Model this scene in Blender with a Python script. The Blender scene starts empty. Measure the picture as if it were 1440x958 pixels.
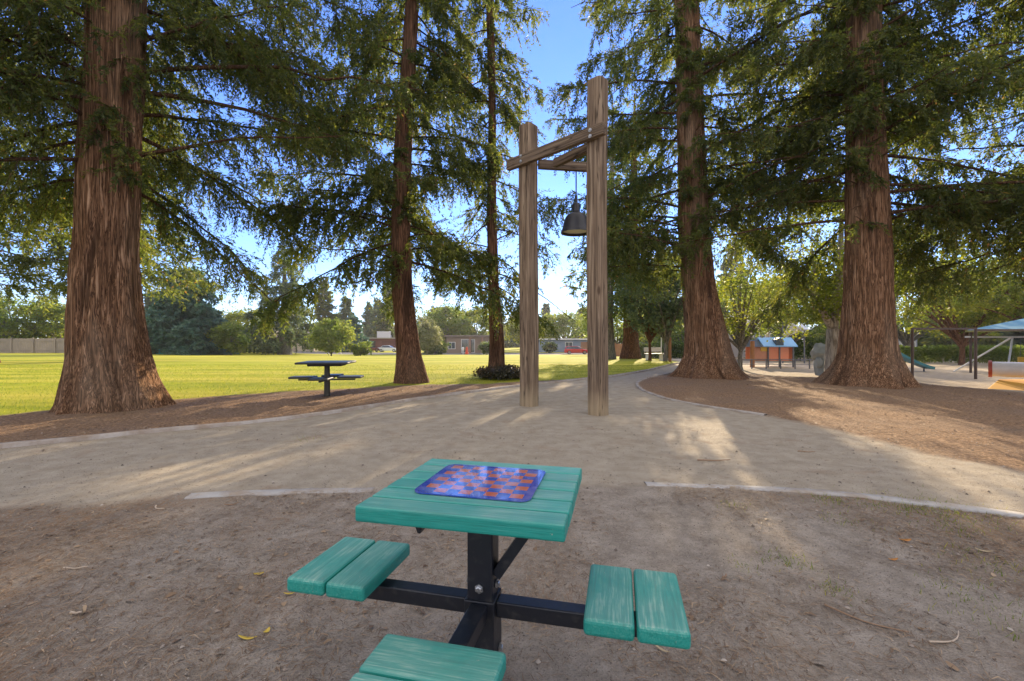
import bpy, math, random
import numpy as np
from mathutils import Vector, Matrix

R = math.radians
rng = np.random.default_rng(7)
random.seed(7)
scene = bpy.context.scene
COL = scene.collection
H, F, HZ = 1.25, 640.0, 480.0          # eye height, focal length and horizon of the survey

def P(px, py, z=0.0):                   # survey point on a level of height z
    d = F * (H - z) / (py - HZ)
    return ((px - 720) * d / F, d)
def XD(px, d): return (px - 720) * d / F
def ZD(py, d): return H + (HZ - py) * d / F

# ------------------------------------------------------------------ noise
def _hash(ix, iy, iz, seed):
    h = (ix * 374761393 + iy * 668265263 + iz * 2147483647 + seed * 1274126177) & 0xffffffff
    h = ((h ^ (h >> 13)) * 1274126177) & 0xffffffff
    return ((h ^ (h >> 16)) & 0xffff) / 65535.0
def vnoise(p, seed=0):
    p = np.asarray(p, float)
    if p.shape[1] == 2: p = np.c_[p, np.zeros(len(p))]
    i = np.floor(p).astype(np.int64); f = p - i
    f = f * f * (3 - 2 * f)
    r = 0
    for dx in (0, 1):
        for dy in (0, 1):
            for dz in (0, 1):
                w = (f[:, 0] if dx else 1 - f[:, 0]) * (f[:, 1] if dy else 1 - f[:, 1]) * (f[:, 2] if dz else 1 - f[:, 2])
                r = r + w * _hash(i[:, 0] + dx, i[:, 1] + dy, i[:, 2] + dz, seed)
    return r
def fbm(p, seed=0, octv=3):
    p = np.asarray(p, float); a, r, s = 1.0, 0, 0
    for k in range(octv):
        r = r + a * vnoise(p * 2 ** k + 17.3 * k, seed + k); s += a; a *= .5
    return r / s
def ss(a, b, x):
    t = np.clip((x - a) / (b - a), 0, 1); return t * t * (3 - 2 * t)

# ------------------------------------------------------------------ objects
def tag(o, label=None, cat=None, group=None, kind=None):
    if label: o['label'] = label
    if cat: o['category'] = cat
    if group: o['group'] = group
    if kind: o['kind'] = kind
    return o
def thing(name, label, cat, loc=(0, 0, 0), rz=0, group=None):
    o = bpy.data.objects.new(name, None); COL.objects.link(o)
    o.empty_display_size = .2
    o.location = loc; o.rotation_euler = (0, 0, rz)
    return tag(o, label, cat, group)
def copy_tree(o, parent=None):
    c = o.copy(); COL.objects.link(c)
    if parent: c.parent = parent
    for ch in [x for x in bpy.data.objects if x.parent == o]: copy_tree(ch, c)
    return c
def mesh_np(name, v, f, mat, parent=None, smooth=False, attrs=None, loc=None):
    v = np.asarray(v, np.float32); f = np.asarray(f, np.int32)
    me = bpy.data.meshes.new(name)
    n, k = f.shape
    me.vertices.add(len(v)); me.vertices.foreach_set('co', v.ravel())
    me.loops.add(n * k); me.loops.foreach_set('vertex_index', f.ravel())
    me.polygons.add(n)
    me.polygons.foreach_set('loop_start', np.arange(n, dtype=np.int32) * k)
    if smooth: me.polygons.foreach_set('use_smooth', np.ones(n, bool))
    for an, av in (attrs or {}).items():
        a = me.attributes.new(an, 'FLOAT', 'POINT'); a.data.foreach_set('value', np.asarray(av, np.float32))
    me.update(calc_edges=True)
    if mat: me.materials.append(mat)
    o = bpy.data.objects.new(name, me); COL.objects.link(o)
    if parent: o.parent = parent
    if loc is not None: o.location = loc
    return o

class MB:
    def __init__(s): s.v, s.f, s.n = [], [], 0
    def add(s, v, f):
        v = np.asarray(v, float); s.v.append(v); s.f += [tuple(int(i) + s.n for i in q) for q in f]; s.n += len(v); return s
    def box(s, c, size, rz=0, M=None):
        x, y, z = np.array(size) / 2
        v = np.array([[a, b, cc] for a in (-x, x) for b in (-y, y) for cc in (-z, z)])
        if M is not None: v = v @ np.array(M).T
        if rz:
            ca, sa = math.cos(rz), math.sin(rz); v = v @ np.array([[ca, sa, 0], [-sa, ca, 0], [0, 0, 1]])
        v = v + np.array(c)
        return s.add(v, [(0, 1, 3, 2), (4, 6, 7, 5), (0, 4, 5, 1), (2, 3, 7, 6), (0, 2, 6, 4), (1, 5, 7, 3)])
    def bar(s, a, b, w, h, up=(0, 0, 1)):
        a, b = np.array(a, float), np.array(b, float); t = b - a; L = np.linalg.norm(t); t /= L
        u = np.array(up, float); sd = np.cross(t, u); sd /= np.linalg.norm(sd); u = np.cross(sd, t)
        return s.box((a + b) / 2, (L, w, h), M=np.c_[t, sd, u])
    def tube(s, pts, rad, n=8, cap=True):
        pts = np.asarray(pts, float); m = len(pts)
        rad = np.full(m, rad) if np.isscalar(rad) else np.asarray(rad, float)
        t = np.gradient(pts, axis=0); t /= np.linalg.norm(t, axis=1)[:, None] + 1e-9
        ref = np.array([0, 0, 1.]) if abs(t[:, 2]).mean() < .8 else np.array([1., 0, 0])
        a = np.cross(t, ref); a /= np.linalg.norm(a, axis=1)[:, None] + 1e-9
        b = np.cross(t, a)
        th = np.arange(n) * 2 * math.pi / n
        v = pts[:, None] + rad[:, None, None] * (np.cos(th)[None, :, None] * a[:, None] + np.sin(th)[None, :, None] * b[:, None])
        f = [(i * n + j, i * n + (j + 1) % n, (i + 1) * n + (j + 1) % n, (i + 1) * n + j) for i in range(m - 1) for j in range(n)]
        if cap: f += [tuple(range(n))[::-1], tuple((m - 1) * n + j for j in range(n))]
        return s.add(v.reshape(-1, 3), f)
    def lathe(s, prof, n=24, c=(0, 0, 0), close=False):
        prof = np.asarray(prof, float); m = len(prof); th = np.arange(n) * 2 * math.pi / n
        v = np.stack([prof[:, 0:1] * np.cos(th), prof[:, 0:1] * np.sin(th), np.repeat(prof[:, 1:2], n, 1)], -1).reshape(-1, 3) + np.array(c)
        f = [(i * n + j, i * n + (j + 1) % n, (i + 1) * n + (j + 1) % n, (i + 1) * n + j) for i in range(m - 1) for j in range(n)]
        return s.add(v, f)
    def ball(s, c, r, n=12, m=8, squash=None):
        r = np.array([r, r, r]) if np.isscalar(r) else np.array(r)
        ph = np.linspace(0, math.pi, m + 1)
        k = MB().lathe(np.c_[np.sin(ph), -np.cos(ph)], n)
        return s.add(np.vstack(k.v) * r + np.array(c), k.f)
    def prism(s, poly, a, b, axis='y'):
        n = len(poly); v = []
        for w in (a, b):
            for (p, q) in poly: v.append((p, w, q) if axis == 'y' else (p, q, w) if axis == 'z' else (w, p, q))
        f = [tuple(range(n)), tuple(range(n, 2 * n))[::-1]] + [(i, i + n, (i + 1) % n + n, (i + 1) % n) for i in range(n)]
        return s.add(v, f)
    def build(s, name, mat, parent=None, bevel=0, smooth=False, loc=None, seg=2):
        me = bpy.data.meshes.new(name)
        me.from_pydata(np.vstack(s.v).tolist(), [], s.f); me.materials.append(mat)
        import bmesh
        bm = bmesh.new(); bm.from_mesh(me); bmesh.ops.recalc_face_normals(bm, faces=bm.faces); bm.to_mesh(me); bm.free()
        if smooth:
            me.polygons.foreach_set('use_smooth', np.ones(len(me.polygons), bool))
        me.update()
        o = bpy.data.objects.new(name, me); COL.objects.link(o)
        if parent: o.parent = parent
        if loc is not None: o.location = loc
        if bevel:
            b = o.modifiers.new('bevel', 'BEVEL'); b.width = bevel; b.segments = seg; b.limit_method = 'ANGLE'
        if smooth or bevel:
            e = o.modifiers.new('split', 'EDGE_SPLIT'); e.split_angle = R(40)
        return o

# ------------------------------------------------------------------ materials
class NT:
    def __init__(s, name):
        s.m = bpy.data.materials.new(name); s.m.use_nodes = True
        s.t = s.m.node_tree; s.t.nodes.clear()
        s.out = s.t.nodes.new('ShaderNodeOutputMaterial')
    def n(s, typ, **kw):
        o = s.t.nodes.new('ShaderNode' + typ)
        for k, v in kw.items():
            if k in o.inputs: o.inputs[k].default_value = v
            else: setattr(o, k, v)
        return o
    def l(s, a, b): s.t.links.new(a, b)
    def coord(s, scale=(1, 1, 1), kind='Object', rot=(0, 0, 0)):
        c = s.n('TexCoord'); m = s.n('Mapping'); m.inputs['Scale'].default_value = scale; m.inputs['Rotation'].default_value = rot
        s.l(c.outputs[kind], m.inputs['Vector']); return m.outputs[0]
    def noise(s, vec, scale=1, detail=4, rough=.55, dist=0):
        o = s.n('TexNoise'); o.inputs['Scale'].default_value = scale; o.inputs['Detail'].default_value = detail
        o.inputs['Roughness'].default_value = rough; o.inputs['Distortion'].default_value = dist
        s.l(vec, o.inputs['Vector']); return o.outputs['Fac']
    def ramp(s, fac, stops):
        o = s.n('ValToRGB'); e = o.color_ramp.elements
        while len(e) < len(stops): e.new(.5)
        for i, (p, c) in enumerate(stops):
            e[i].position = p; e[i].color = (*c, 1) if len(c) == 3 else c
        s.l(fac, o.inputs[0]); return o.outputs[0]
    def gray(s, fac, a, b): return s.ramp(fac, [(a, (0, 0, 0)), (b, (1, 1, 1))])
    def mix(s, fac, a, b, mode='MIX'):
        o = s.n('Mix'); o.data_type = 'RGBA'; o.blend_type = mode
        for k, v in ((0, fac), (6, a), (7, b)):
            if isinstance(v, (int, float)): o.inputs[k].default_value = v
            elif isinstance(v, tuple): o.inputs[k].default_value = (*v, 1)
            else: s.l(v, o.inputs[k])
        return o.outputs[2]
    def math(s, op, a, b=0.0, c=0.0):
        o = s.n('Math'); o.operation = op
        for k, v in enumerate((a, b, c)):
            if isinstance(v, (int, float)): o.inputs[k].default_value = v
            else: s.l(v, o.inputs[k])
        return o.outputs[0]
    def attr(s, name):
        o = s.n('Attribute'); o.attribute_name = name; return o.outputs['Fac']
    def bump(s, fac, strength=.3, dist=.02, normal=None):
        o = s.n('Bump'); o.inputs['Strength'].default_value = strength; o.inputs['Distance'].default_value = dist
        s.l(fac, o.inputs['Height'])
        if normal: s.l(normal, o.inputs['Normal'])
        return o.outputs[0]
    def bsdf(s, col, rough=.7, normal=None, metal=0, spec=.5, coat=0):
        o = s.n('BsdfPrincipled')
        for k, v in (('Base Color', col), ('Roughness', rough), ('Metallic', metal), ('Specular IOR Level', spec), ('Coat Weight', coat)):
            if isinstance(v, (int, float)): o.inputs[k].default_value = v
            elif isinstance(v, tuple): o.inputs[k].default_value = (*v, 1)
            else: s.l(v, o.inputs[k])
        if normal: s.l(normal, o.inputs['Normal'])
        s.l(o.outputs[0], s.out.inputs[0]); return o

def simple(name, col, rough=.6, var=.12, scale=6, metal=0, coat=0, spec=.5):
    t = NT(name); v = t.coord()
    n = t.noise(v, scale, 5)
    c = t.mix(n, tuple(x * (1 - var) for x in col), tuple(min(1, x * (1 + var)) for x in col))
    n2 = t.noise(v, scale * 9, 3)
    t.bsdf(c, rough, t.bump(n2, .08, .004), metal, spec, coat)
    return t.m

def leaf_mat(name, stops, trans, tw=.4):
    t = NT(name)
    a = t.attr('tint')
    c = t.ramp(a, stops)
    tc = t.mix(1.0, c, trans, 'MULTIPLY')
    d = t.n('BsdfPrincipled'); d.inputs['Roughness'].default_value = .55; d.inputs['Specular IOR Level'].default_value = .25
    t.l(c, d.inputs['Base Color'])
    tr = t.n('BsdfTranslucent'); t.l(tc, tr.inputs['Color'])
    mx = t.n('MixShader'); mx.inputs[0].default_value = tw
    t.l(d.outputs[0], mx.inputs[1]); t.l(tr.outputs[0], mx.inputs[2]); t.l(mx.outputs[0], t.out.inputs[0])
    return t.m

M_ = {}
M_['redwood'] = leaf_mat('redwood_needles', [(0, (.029, .046, .023)), (.45, (.060, .080, .030)), (.82, (.115, .125, .036)), (.93, (.125, .12, .035)), (1, (.17, .095, .04))], (3.3, 3.2, 1.4), .46)
M_['mound'] = leaf_mat('mound_shoots', [(0, (.03, .035, .02)), (.6, (.075, .06, .035)), (1, (.17, .11, .06))], (1.5, 1.4, 1), .2)
M_['cedar'] = leaf_mat('cedar_needles', [(0, (.045, .07, .05)), (.6, (.09, .12, .075)), (1, (.15, .165, .08))], (2.6, 2.7, 1.6), .35)
M_['bluegreen'] = leaf_mat('blue_green_needles', [(0, (.04, .08, .066)), (.6, (.075, .135, .105)), (1, (.12, .18, .12))], (2.0, 2.4, 1.8), .3)
M_['bright'] = leaf_mat('bright_leaves', [(0, (.05, .085, .02)), (.5, (.10, .135, .03)), (1, (.17, .18, .045))], (3.0, 3.0, 1.7), .46)
M_['maple'] = leaf_mat('broad_leaves', [(0, (.045, .07, .016)), (.5, (.10, .125, .022)), (1, (.18, .175, .03))], (3.2, 3.1, 1.4), .46)
M_['pale'] = leaf_mat('pale_drooping_leaves', [(0, (.10, .12, .05)), (1, (.22, .22, .12))], (2.2, 2.2, 1.6), .4)
M_['hedge'] = leaf_mat('hedge_leaves', [(0, (.03, .055, .015)), (.5, (.06, .09, .02)), (1, (.12, .15, .03))], (2.8, 2.8, 1.5), .4)

needle_m = leaf_mat('dead_needles', [(0, (.13, .088, .058)), (.5, (.225, .15, .092)), (1, (.38, .28, .18))], (1, 1, 1), .1)

def bark(name, dark, mid, light, sx=18, sz=1.1, bstr=.8):
    t = NT(name)
    v = t.coord((sx * 1.5, sx * 1.5, sz * .55)); v2 = t.coord((1.1, 1.1, .35)); v3 = t.coord((sx * 4.5, sx * 4.5, sz * 1.6)); v4 = t.coord((sx * .45, sx * .45, sz * 2.2))
    n = t.noise(v, 1, 6, .6, .9); p = t.noise(v2, 1, 4); n3 = t.noise(v3, 1, 5, .62, .5); n4 = t.noise(v4, 1, 6, .7, 1.2)
    rdgd = t.math('ABSOLUTE', t.math('SUBTRACT', n, .5)); fur = t.math('MULTIPLY', rdgd, 4.5)
    h = t.math('ADD', t.math('MULTIPLY', t.math('MINIMUM', fur, 1.0), .55), t.math('MULTIPLY', n3, .45))
    c = t.ramp(h, [(.22, dark), (.42, mid), (.74, light)])
    c = t.mix(t.math('MULTIPLY', t.gray(p, .48, .72), .6), c, t.mix(.5, c, (light[0] * .75, light[1] * .95, light[2] * 1.1)))
    c = t.mix(t.math('MULTIPLY', t.gray(n4, .52, .66), .45), c, t.mix(.6, c, dark))
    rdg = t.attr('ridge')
    c = t.mix(t.gray(rdg, .24, .58), t.mix(.8, c, dark), c)  # shade in the furrows painted dark into the bark colour
    t.bsdf(c, .95, t.bump(h, bstr, .06), spec=.1)
    return t.m
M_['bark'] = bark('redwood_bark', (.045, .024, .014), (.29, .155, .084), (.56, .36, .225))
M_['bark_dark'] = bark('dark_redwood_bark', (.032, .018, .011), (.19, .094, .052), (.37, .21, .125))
M_['bark_grey'] = bark('grey_bark', (.06, .055, .045), (.20, .18, .15), (.34, .31, .27), 8, 2, .4)
M_['bark_pale'] = bark('pale_smooth_bark', (.16, .13, .10), (.32, .27, .21), (.46, .41, .34), 3, 1.5, .2)

def wood_paint(name, base, worn, along, amount, pitch):
    t = NT(name)
    tc_ = t.n('TexCoord'); sp_ = t.n('SeparateXYZ'); t.l(tc_.outputs['Object'], sp_.inputs[0])
    ac = sp_.outputs[1 if along == 'x' else 0]
    idx = t.math('FLOOR', t.math('MULTIPLY_ADD', ac, 1 / pitch, 100.0))
    wn_ = t.n('TexWhiteNoise'); wn_.noise_dimensions = '1D'; t.l(idx, wn_.inputs['W']); rnd = wn_.outputs['Value']
    off = t.n('CombineXYZ'); t.l(t.math('MULTIPLY', rnd, 7.0), off.inputs[0]); t.l(t.math('MULTIPLY', rnd, 3.0), off.inputs[1])
    ad = t.n('VectorMath', operation='ADD'); t.l(tc_.outputs['Object'], ad.inputs[0]); t.l(off.outputs[0], ad.inputs[1])
    def mp(sc):
        m_ = t.n('Mapping'); m_.inputs['Scale'].default_value = sc; t.l(ad.outputs[0], m_.inputs['Vector']); return m_.outputs[0]
    sc = {'x': (3.2, 70, 70), 'y': (70, 3.2, 70)}[along]
    n = t.noise(mp(sc), 1, 5, .6, .9); n3 = t.noise(mp(tuple(q * 2.6 for q in sc)), 1, 4, .6); p = t.noise(mp((6, 6, 6)), 1, 5, .6); ch = t.noise(mp((38, 38, 38)), 1, 4, .7)
    g = t.math('ADD', t.math('MULTIPLY', n, .55), t.math('MULTIPLY', n3, .45))
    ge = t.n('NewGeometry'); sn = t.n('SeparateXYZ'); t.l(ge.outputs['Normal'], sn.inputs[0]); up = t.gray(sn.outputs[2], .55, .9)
    b0 = t.mix(rnd, tuple(q * .86 for q in base), tuple(min(1, q * 1.12) for q in base))
    c = t.mix(t.gray(g, .34, .5), t.mix(.55, b0, (.01, .10, .085)), b0)
    k = t.math('MULTIPLY', t.gray(g, .50, .62), t.math('MULTIPLY', t.gray(p, .35, .65), amount))
    c = t.mix(t.math('MULTIPLY', k, t.math('MULTIPLY_ADD', up, .8, .2)), c, worn)
    c = t.mix(t.math('MULTIPLY', up, t.math('MULTIPLY_ADD', t.gray(p, .3, .7), .26, .12)), c, (.28, .38, .33))  # sky sheen on up-facing faces, painted in as a paler colour
    c = t.mix(t.math('MULTIPLY', t.gray(ch, .68, .72), .6), c, (.38, .36, .29))
    c = t.mix(t.math('MULTIPLY', t.gray(p, .60, .74), .22), c, (.10, .12, .09))
    t.bsdf(c, t.math('ADD', .34, t.math('MULTIPLY', n3, .3)), t.bump(g, .55, .004), spec=.5)
    return t.m
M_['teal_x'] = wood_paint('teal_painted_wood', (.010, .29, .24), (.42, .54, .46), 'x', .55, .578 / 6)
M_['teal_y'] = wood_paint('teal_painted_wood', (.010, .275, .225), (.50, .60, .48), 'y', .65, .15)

def timber(name, dark, mid, light, zlow=True):
    t = NT(name)
    v = t.coord((24, 24, .9)); n = t.noise(v, 1, 8, .6, .8)
    v2 = t.coord((2, 2, .8)); p = t.noise(v2, 1, 4)
    c = t.ramp(n, [(.3, dark), (.5, mid), (.72, light)])
    c = t.mix(t.gray(p, .4, .7), c, t.mix(.35, c, (.14, .10, .075)))
    if zlow:
        g = t.n('NewGeometry'); sp = t.n('SeparateXYZ'); t.l(g.outputs['Position'], sp.inputs[0])
        z = t.math('ADD', sp.outputs[2], t.math('MULTIPLY', p, .3))
        c = t.mix(t.ramp(z, [(.3, (.6, .6, .6)), (.62, (0, 0, 0))]), c, (.40, .31, .19))
    v4 = t.coord((9, 9, .35)); w = t.noise(v4, 1, 3, .5, .2)
    crack = t.ramp(w, [(.485, (1, 1, 1)), (.5, (.25, .25, .25)), (.515, (1, 1, 1))])
    c = t.mix(1.0, c, crack, 'MULTIPLY')
    kn = t.n('TexVoronoi'); kn.inputs['Scale'].default_value = 1.0; t.l(t.coord((3.2, 3.2, 1.1)), kn.inputs['Vector']); c = t.mix(t.ramp(kn.outputs['Distance'], [(.05, (.8, .8, .8)), (.11, (0, 0, 0))]), c, (.07, .042, .028))
    t.bsdf(c, .85, t.bump(n, .8, .025), spec=.2)
    return t.m
M_['post'] = timber('weathered_post_wood', (.06, .042, .029), (.22, .155, .102), (.43, .33, .225))
M_['beam'] = timber('weathered_beam_wood', (.06, .043, .03), (.165, .118, .08), (.29, .22, .15), False)

t = NT('black_steel_paint'); v = t.coord(); n = t.noise(v, 30, 5)
t.bsdf(t.mix(t.gray(n, .55, .75), (.008, .010, .016), (.035, .034, .034)), t.math('ADD', .28, t.math('MULTIPLY', n, .25)), t.bump(n, .08, .003), spec=.5)
M_['steel'] = t.m
M_['galv'] = simple('galvanised_bolt', (.45, .46, .47), .4, .2, 60, 1)

t = NT('game_board_print')             # 8 x 8 squares with a blue border, printed on a glossy sheet
tc = t.n('TexCoord'); sp = t.n('SeparateXYZ'); t.l(tc.outputs['Object'], sp.inputs[0])
S8 = .335
u = t.math('MULTIPLY_ADD', sp.outputs[0], 8 / S8, 4.0); w = t.math('MULTIPLY_ADD', sp.outputs[1], 8 / (S8 * .92), 4.0)
par = t.math('MODULO', t.math('ADD', t.math('FLOOR', u), t.math('FLOOR', w)), 2.0)
par = t.math('ABSOLUTE', par)
ins = t.math('MULTIPLY', t.math('LESS_THAN', t.math('ABSOLUTE', t.math('SUBTRACT', u, 4.0)), 4.0), t.math('LESS_THAN', t.math('ABSOLUTE', t.math('SUBTRACT', w, 4.0)), 4.0))
nz = t.noise(t.coord((14, 14, 14)), 1, 5)
sq = t.mix(par, (.035, .085, .40), (.46, .12, .065))
c = t.mix(ins, (.02, .05, .36), sq)
c = t.mix(t.math('MULTIPLY', t.gray(nz, .46, .74), .28), c, (.46, .44, .52))  # pale blotches painted over the print in place of sky sheen
t.bsdf(c, t.math('ADD', .05, t.math('MULTIPLY', nz, .14)), t.bump(t.noise(t.coord((5, 5, 5)), 1, 2), .07, .005), spec=.75, coat=.6)
M_['board'] = t.m

# ------------------------------------------------------------------ ground plan
kerb_left_px = [(-500, 672), (-200, 648), (0, 631), (120, 618), (240, 606), (330, 598), (400, 590), (480, 579), (560, 566), (640, 555), (700, 547), (760, 540), (830, 533), (880, 527), (917, 520), (945, 513), (975, 505)]
kerb_left = [P(*p) for p in kerb_left_px]
kerb_right_px = [(950, 524), (912, 531), (896, 538), (896, 543), (905, 550), (940, 562), (985, 571), (1030, 578), (1080, 586)]
kerb_right = [P(*p) for p in kerb_right_px]
edge_right = kerb_right + [P(1180, 606), P(1300, 637), P(1440, 664), P(1800, 740)]
near_left = [P(-500, 757), P(0, 717), P(120, 709), P(265, 699), P(400, 692), P(535, 688)]
near_right = [P(908, 681), P(1010, 683), P(1130, 690), P(1250, 702), P(1440, 725), P(1800, 775)]
path_poly = kerb_left + [(17.5, 45), (22, 75), (26, 75), (20.5, 45), P(1000, 505), P(965, 516)] + edge_right + near_right[::-1] + near_left[::-1]
lawn_edge = [P(-700, 650), P(-200, 602), P(0, 585), P(65, 578), P(240, 563), P(330, 556), P(460, 549), P(545, 543), P(600, 541), P(680, 540), P(735, 537), P(800, 534), P(860, 528), P(905, 521)]
lawn_poly = lawn_edge + [P(940, 513), P(973, 505), (16.5, 45), (21, 78), (-38, 78), (-45, 90), (-200, 90), (-200, 20)]
mulch_left = kerb_left[:-2] + lawn_edge[::-1]
mulch_right = [P(965, 516)] + edge_right + [P(1800, 590), P(1440, 553), P(1290, 537), (11.2, 17.5), (10.2, 22), (10.5, 27)]
sand_poly = [(10.5, 27), (10.2, 22), (11.2, 17.5), P(1290, 537), P(1440, 553), P(1800, 590), (70, 14), (70, 48), (15.5, 48)]
street_poly = [(-38, 79), (60, 79), (60, 93), (-22, 93), (-24, 118), (-42, 118), (-38, 93), (-60, 93)]

def sdist(pts, poly):                   # signed distance, positive inside
    poly = np.asarray(poly, float); n = len(poly)
    best = np.full(len(pts), 1e9); ins = np.zeros(len(pts), bool)
    for i in range(n):
        a, b = poly[i], poly[(i + 1) % n]; ab = b - a
        tt = np.clip(((pts - a) @ ab) / (ab @ ab + 1e-12), 0, 1)
        d = np.hypot(*(pts - a - tt[:, None] * ab).T); best = np.minimum(best, d)
        c = (a[1] > pts[:, 1]) != (b[1] > pts[:, 1])
        xx = a[0] + (pts[:, 1] - a[1]) / (ab[1] + 1e-12 * (ab[1] == 0)) * ab[0]
        ins ^= c & (pts[:, 0] < xx)
    return np.where(ins, best, -best)

tracks = [[P(352, 770), P(335, 830), P(300, 900), P(262, 985)], [P(372, 800), P(352, 870), P(330, 930), P(316, 990)], [P(240, 800), P(150, 850), P(40, 905)]]
def base_h(x, y):
    x = np.asarray(x, float); y = np.asarray(y, float)
    h = -1.1 * ss(25, 85, y) * ss(-60, -25, x) - .25 * ss(36, 60, y) * (1 - ss(-60, -25, x))
    pg = np.maximum(ss(8.5, 12.5, x - .1 * (y - 20)) * ss(15.0, 21, y), ss(11.8, 14.5, x) * ss(11, 15, y)) * (1 - ss(36, 85, y))
    return h - .55 * pg
def height(x, y, wgt=None):
    x = np.asarray(x, float); y = np.asarray(y, float)
    p = np.c_[x.ravel(), y.ravel()]
    h = base_h(x, y).ravel()
    if wgt is None: wgt = np.ones(len(p))
    fade = 1 - ss(25, 45, np.abs(p[:, 1]))
    mic = .035 * (fbm(p * .55, 3, 2) - .5) + wgt * (.026 * (fbm(p * 2.6, 5, 3) - .5) + .017 * (fbm(p * 10, 9, 2) - .5))
    near = (np.abs(p[:, 0]) < 5) & (p[:, 1] < 4) & (p[:, 1] > 0)
    if near.any():
        q = p[near]; g = np.zeros(len(q))
        for tr in tracks:
            for a, b in zip(tr[:-1], tr[1:]):
                a, b = np.array(a), np.array(b); ab = b - a
                tt = np.clip(((q - a) @ ab) / (ab @ ab), 0, 1)
                d = np.hypot(*(q - a - tt[:, None] * ab).T)
                g = np.minimum(g, -.016 * np.exp(-(d / .035) ** 2)); g = np.maximum(g, g + .009 * np.exp(-((d - .075) / .03) ** 2) * (g > -.004))
        mic[near] += g
    return (h + mic * fade).reshape(x.shape)

def axis(lo, hi, a, b, step, grow, cap):
    c = list(np.arange(a, b + 1e-6, step)); s = step; x = c[-1]
    while x < hi: s = min(s * grow, cap); x += s; c.append(x)
    s = step; x = a; pre = []
    while x > lo: s = min(s * grow, cap); x -= s; pre.append(x)
    return np.array(pre[::-1] + c)
gx = axis(-320, 320, -4.2, 4.2, .034, 1.035, 5); gy = axis(-70, 420, .85, 5.6, .034, 1.03, 4)
X, Y = np.meshgrid(gx, gy); pts = np.c_[X.ravel(), Y.ravel()]
sd = {k: sdist(pts, p) for k, p in (('path', path_poly), ('lawn', lawn_poly), ('ml', mulch_left), ('mr', mulch_right), ('sand', sand_poly), ('street', street_poly))}
sd['mulch'] = np.maximum(sd['ml'], sd['mr'])
sd['lawn'] = np.maximum(sd['lawn'], pts[:, 1] - 93.5)
wob = (fbm(pts * 3.0, 21, 3) - .5)
for k, a, w in (('lawn', .35, .2), ('mulch', .3, .3), ('path', .22, .2), ('sand', .4, .4), ('street', .3, .3)):
    sd[k + '_m'] = np.clip(.5 + (sd[k] + a * wob) / w, 0, 1)
rel = 1 - .55 * sd['path_m'] + .6 * sd['mulch_m'] - .7 * sd['lawn_m'] * (1 - sd['mulch_m'])
Z = height(X, Y, rel)
V = np.c_[pts, Z.ravel()]
nx, ny = len(gx), len(gy)
ii, jj = np.meshgrid(np.arange(ny - 1), np.arange(nx - 1), indexing='ij')
q = np.stack([ii * nx + jj, ii * nx + jj + 1, (ii + 1) * nx + jj + 1, (ii + 1) * nx + jj], -1).reshape(-1, 4)
cc = lambda k: sd[k][q].mean(1)
reg = np.zeros(len(q), int)
reg[cc('sand') > 0] = 4; reg[cc('lawn') > 0] = 2; reg[cc('mulch') > 0] = 3; reg[cc('path') > 0] = 1; reg[cc('street') > 0] = 5

t = NT('ground_cover')
v = t.coord()
mp, ml, mm, ms, mst = (t.attr(k) for k in ('path', 'lawn', 'mulch', 'sand', 'street'))
nA = t.noise(v, .8, 5); nB = t.noise(v, 5, 6, .6); nC = t.noise(v, 26, 6, .7); nD = t.noise(v, 120, 4, .7); nE = t.noise(v, 2.2, 6, .65, .6)
dirt = t.ramp(nB, [(.3, (.235, .200, .162)), (.52, (.325, .283, .234)), (.75, (.43, .378, .32))])
dirt = t.mix(t.gray(nE, .52, .72), dirt, (.20, .16, .122))
dirt = t.mix(t.math('MULTIPLY', t.gray(nC, .45, .75), .5), dirt, (.50, .43, .37))
dirt = t.mix(t.math('MULTIPLY', t.gray(nD, .5, .7), .6), dirt, (.075, .058, .047))
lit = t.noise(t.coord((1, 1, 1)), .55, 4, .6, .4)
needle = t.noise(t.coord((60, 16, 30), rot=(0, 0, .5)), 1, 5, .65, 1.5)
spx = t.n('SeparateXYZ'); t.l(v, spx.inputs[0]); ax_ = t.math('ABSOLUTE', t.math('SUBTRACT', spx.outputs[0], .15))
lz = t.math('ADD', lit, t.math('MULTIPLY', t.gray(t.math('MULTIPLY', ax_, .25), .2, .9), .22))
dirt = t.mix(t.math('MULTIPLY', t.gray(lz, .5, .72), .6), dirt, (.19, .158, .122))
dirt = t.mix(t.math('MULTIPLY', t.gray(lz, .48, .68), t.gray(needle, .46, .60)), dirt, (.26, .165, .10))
path = t.ramp(nB, [(.3, (.32, .273, .21)), (.55, (.40, .348, .274)), (.8, (.47, .413, .335))])
path = t.mix(t.math('MULTIPLY', t.gray(nD, .5, .8), .4), path, (.26, .185, .12))
path = t.mix(t.math('MULTIPLY', t.gray(nE, .56, .7), .55), path, (.29, .205, .14))
mul = t.ramp(nC, [(.3, (.095, .06, .038)), (.48, (.235, .15, .092)), (.68, (.46, .30, .175))])
mul = t.mix(t.math('MULTIPLY', t.gray(nA, .45, .7), .45), mul, (.22, .165, .125))
lw = t.noise(t.coord((.05, .55, 1), rot=(0, 0, .12)), 1, 4)
lawn = t.ramp(t.noise(v, 1.2, 6, .7), [(.3, (.23, .27, .016)), (.6, (.35, .375, .022)), (.85, (.44, .42, .05))])
lw2 = t.noise(t.coord((.16, .9, 1), rot=(0, 0, .2)), 1, 5, .65)
lawn = t.mix(t.gray(lw, .40, .62), lawn, (.50, .44, .06)); lawn = t.mix(t.math('MULTIPLY', t.gray(lw2, .5, .66), .6), lawn, (.15, .21, .018))
lawn = t.mix(t.math('MULTIPLY', t.gray(nD, .5, .8), .5), lawn, (.09, .125, .014))
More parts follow.
